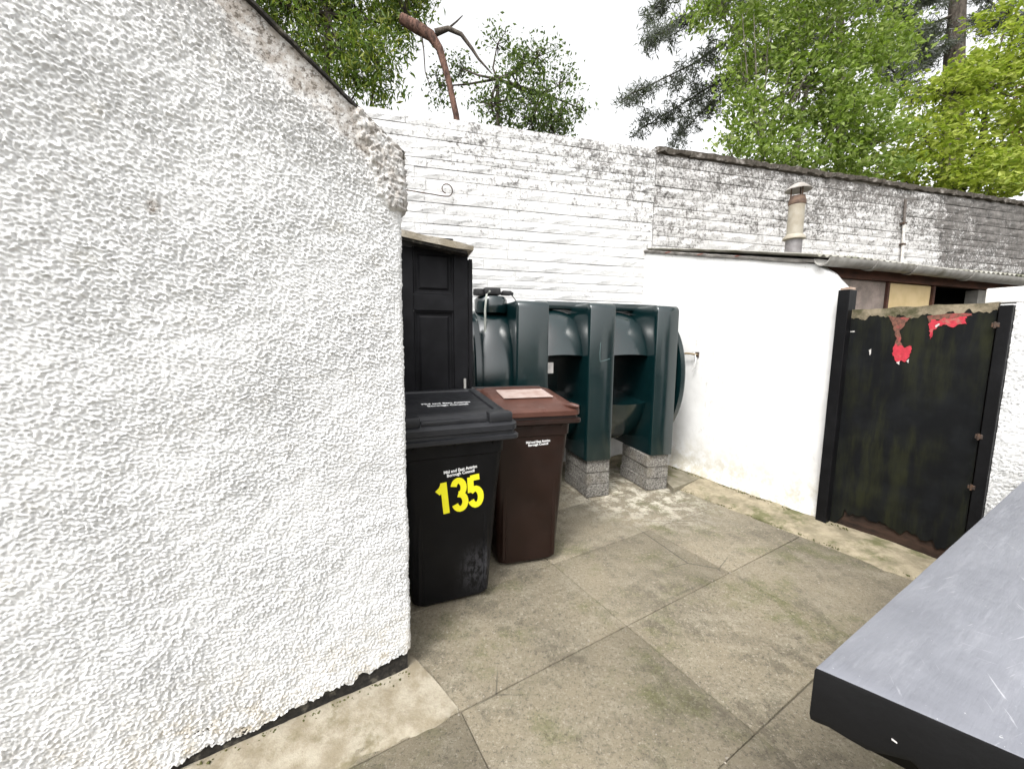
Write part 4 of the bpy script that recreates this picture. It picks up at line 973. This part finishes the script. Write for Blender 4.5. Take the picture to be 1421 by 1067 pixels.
# grey conifer with boughs sweeping left
def conifer(name, label, base, trunk, tr, boughs, seed, mat=LN, n_tuft=46, sz=.12):
    r = np.random.default_rng(seed); t = thing(name, label, 'tree', base, 90); B = Vector(base); mb = MB()
    mb.tube([Vector(p)-B for p in trunk], [tr*(1-.5*i/(len(trunk)-1)) for i in range(len(trunk))], 12); mb.build('trunk', BK, t, 60); cl = []
    bm_ = MB()
    for bo in boughs:
        pts = [Vector(p) for p in bo]; fine = []
        for i in range(len(pts)-1):
            for k in range(6): fine.append(pts[i].lerp(pts[i+1], k/6))
        fine.append(pts[-1]); bm_.tube([p-B for p in pts], [.045*(1-.8*i/(len(pts)-1)) for i in range(len(pts))], 6)
        for i, p in enumerate(fine[2:]):
            for s_ in range(3):
                e = p+Vector(r.normal(0, 1, 3)*np.array([.28, .3, .16]))*(1.1-.6*i/len(fine)); e.z -= .08
                bm_.tube([p-B, e-B], [.010, .004], 4)
                for k in (.35, .55, .75, .9, 1.): cl.append(p.lerp(e, k))
    bm_.build('bough', BK, t, 60)
    V, Q = leaf_cloud(np.array([c[:] for c in cl])-np.array(B), (.07, .07, .05), n_tuft, sz, .16, .1, seed+1); link('crown', npmesh('crown', V, Q, False), t, mat); return t
Y = 10.5; P = lambda x, y, d=0: v3(at(x, y, Y+d)); bb = at(1166, 300, Y)
bo = [[P(1166, -60), P(1060, -20, -.4), P(960, 20, -.6), P(895, 62, -.7)], [P(1166, 0), P(1050, 30, -.3), P(960, 90, -.5), P(868, 135, -.5)], [P(1166, 40), P(1050, 80), P(970, 130), P(885, 182)],
      [P(1166, -90), P(1040, -60), P(960, -30), P(900, 20)], [P(1166, 20), P(1080, 60, .5), P(1000, 130, .5), P(940, 190, .5)], [P(1166, -20), P(1240, 10), P(1290, 60)], [P(1166, 60), P(1230, 90), P(1270, 130)], [P(1166, -60), P(1260, -30), P(1300, 0)]]
conifer('grey_conifer', 'grey needled conifer whose boughs sweep out over the wall beside open sky', (bb.x, bb.y, 0), [(bb.x, bb.y, -.02), P(1166, 200), P(1166, 60), P(1164, -80), P(1164, -150)], .11, bo, 41, n_tuft=20)
Y = 12.5; P = lambda x, y, d=0: v3(at(x, y, Y+d)); bb = at(1325, 300, Y)
bo = [[P(1326, -20), P(1370, 0), P(1421, 40), P(1470, 70)], [P(1326, -30), P(1280, 0), P(1230, 45)], [P(1326, 20), P(1280, 40), P(1250, 80)], [P(1326, 30), P(1380, 30), P(1440, 20)], [P(1326, -60), P(1400, -30), P(1480, 10)], [P(1326, -60), P(1260, -30), P(1200, 10)], [P(1326, 60), P(1290, 70), P(1262, 95)]]
conifer('bare_trunked_conifer', 'conifer with thick bare grey trunk and drooping needles behind the yellow green maple', (bb.x, bb.y, 0), [(bb.x, bb.y, -.02), P(1322, 200), P(1324, 80), P(1328, 20), P(1332, -70)], .30, bo, 51, n_tuft=20)
# fresh green multi-stemmed tree
Y = 8.6; b_, tr = trunk_to(1120, 120, Y, 1075)
P = lambda x, y, d=0: v3(at(x, y, Y+d)); stems = [([(at(1060, 300, Y).x, Y, 0), P(1058, 215), P(x1, 120, -.3), P(x2, 20, -.4)], [.03, .025, .016, .006]) for x1, x2 in ((1038, 1030), (1062, 1068), (1090, 1120), (1110, 1165), (1050, 1046))]
tree('green_tree', 'fresh green broadleaf tree with pale thin stems above the dark wall coping', 'tree', b_, tr, .10,
     [blob(1070, 60, Y, 60, 50), blob(1140, 40, Y, 70, 55), blob(1110, 130, Y-.2, 75, 55), blob(1050, 170, Y-.4, 52, 36), blob(1180, 120, Y, 70, 60), blob(1150, 190, Y-.4, 70, 36), blob(1010, 205, Y-.5, 34, 16), blob(1210, 200, Y-.3, 50, 34), blob(1090, 215, Y-.6, 60, 22), blob(1215, 40, Y+.4, 45, 45), blob(1000, 20, Y+.3, 36, 36), blob(1100, -40, Y, 120, 50), blob(1035, 110, Y-.2, 36, 40), blob(1060, 222, Y-.6, 60, 14), blob(1140, 228, Y-.6, 60, 14), blob(1215, 240, Y-.5, 50, 14), blob(1180, 165, Y-.5, 50, 40)],
     (.098, .52, .35, .3), LG, BKP, 61, 780, 30, (.15, .15, .11), .03, stems=stems)
# yellow-green maple
Y = 9.3; b_, tr = trunk_to(1370, 120, Y, 1360)
tree('maple_tree', 'yellow green maple with layered foliage above the bare brown end of wall', 'tree', b_, tr, .11,
     [blob(1300, 130, Y, 55, 26), blob(1360, 110, Y, 55, 30), blob(1400, 70, Y, 40, 26), blob(1280, 190, Y-.3, 60, 30), blob(1340, 180, Y, 60, 30), blob(1310, 235, Y-.3, 70, 26), blob(1385, 225, Y, 45, 26), blob(1250, 235, Y-.4, 45, 20), blob(1440, 110, Y, 50, 60), blob(1370, 262, Y-.2, 50, 14), blob(1470, 190, Y, 60, 60), blob(1330, 262, Y-.3, 80, 16), blob(1400, 20, Y+.4, 30, 20)],
     (.110, .55, .2, .55), LY, BK, 71, 520, 32, (.19, .19, .06), .03)
Y = 11.8; b_, tr = trunk_to(1440, 170, Y, 1445)
tree('copper_tree', 'copper red leaved tree showing behind the maple', 'tree', b_, tr, .10, [blob(1415, 205, Y, 24, 30), blob(1450, 160, Y, 40, 60), blob(1480, 220, Y, 50, 50)], (.11, .6, .2), LR, BK, 81, 120, 40, (.15, .15, .12), .03)

# ================================================================== loose grit on the paving, moss along the wall feet
def scatter(name, pts, smin, smax, mat, seed, flat=.6):
    r = np.random.default_rng(seed); V = []; Fq = []
    oc = np.array([(1, 0, 0), (0, 1, 0), (-1, 0, 0), (0, -1, 0), (0, 0, 1), (0, 0, -1)], float); tri = [(0, 1, 4), (1, 2, 4), (2, 3, 4), (3, 0, 4), (1, 0, 5), (2, 1, 5), (3, 2, 5), (0, 3, 5)]
    for k, p in enumerate(pts):
        sz = r.uniform(smin, smax); a = r.uniform(0, 6.28); c_, s_ = math.cos(a), math.sin(a); q = oc*sz*r.uniform(.6, 1.3, 3)*np.array([1, .8, flat]); q = q+r.normal(0, sz*.12, q.shape)
        q = np.stack([q[:, 0]*c_-q[:, 1]*s_, q[:, 0]*s_+q[:, 1]*c_, q[:, 2]], -1)+np.array(p)+np.array([0, 0, sz*flat*.6]); V.append(q); Fq += [(i+6*k, j+6*k, l+6*k) for i, j, l in tri]
    return tag(link(name, npmesh(name, np.vstack(V), Fq, False), None, mat), kind='stuff')
r = np.random.default_rng(90); pts = []
for k in range(420):
    u = r.uniform(-1.0, 1.74); v_ = r.uniform(-1.2, 2.2)
    if r.random() < .45: v_ = round(v_/PY)*PY+r.normal(0, .012)
    elif r.random() < .3: u = 1.72+r.normal(0, .03)
    p = O+E1*u+E2*v_; pts.append((p.x, p.y, .001))
scatter('grit', pts, .0018, .0065, m_plain('grit', (.32, .29, .24), .9, (.12, .10, .08), 70), 91)
pts = []
for k in range(500):
    t_ = r.uniform(-.2, LW); p = W0+wd*t_+wnrm*(.045+abs(r.normal(0, .02))); 
    if perlin(np.array([t_*4.]), np.array([.5]), 77)[0] > -.05: pts.append((p.x, p.y, .048))
for k in range(120):
    t_ = r.uniform(0, 1.2); p = GC-gd*t_+gn*abs(r.normal(.012, .012)); pts.append((p.x, p.y, .012))
for k in range(500):
    t_ = r.uniform(-1.2, 1.9); p = O+E1*(2*PX+.01+r.normal(0, .008))+E2*t_
    if perlin(np.array([t_*3.]), np.array([.5]), 78)[0] > .0: pts.append((p.x, p.y, .004))
scatter('moss', pts, .002, .007, m_plain('moss', (.05, .055, .015), .95, (.085, .08, .03), 60), 92, .9)
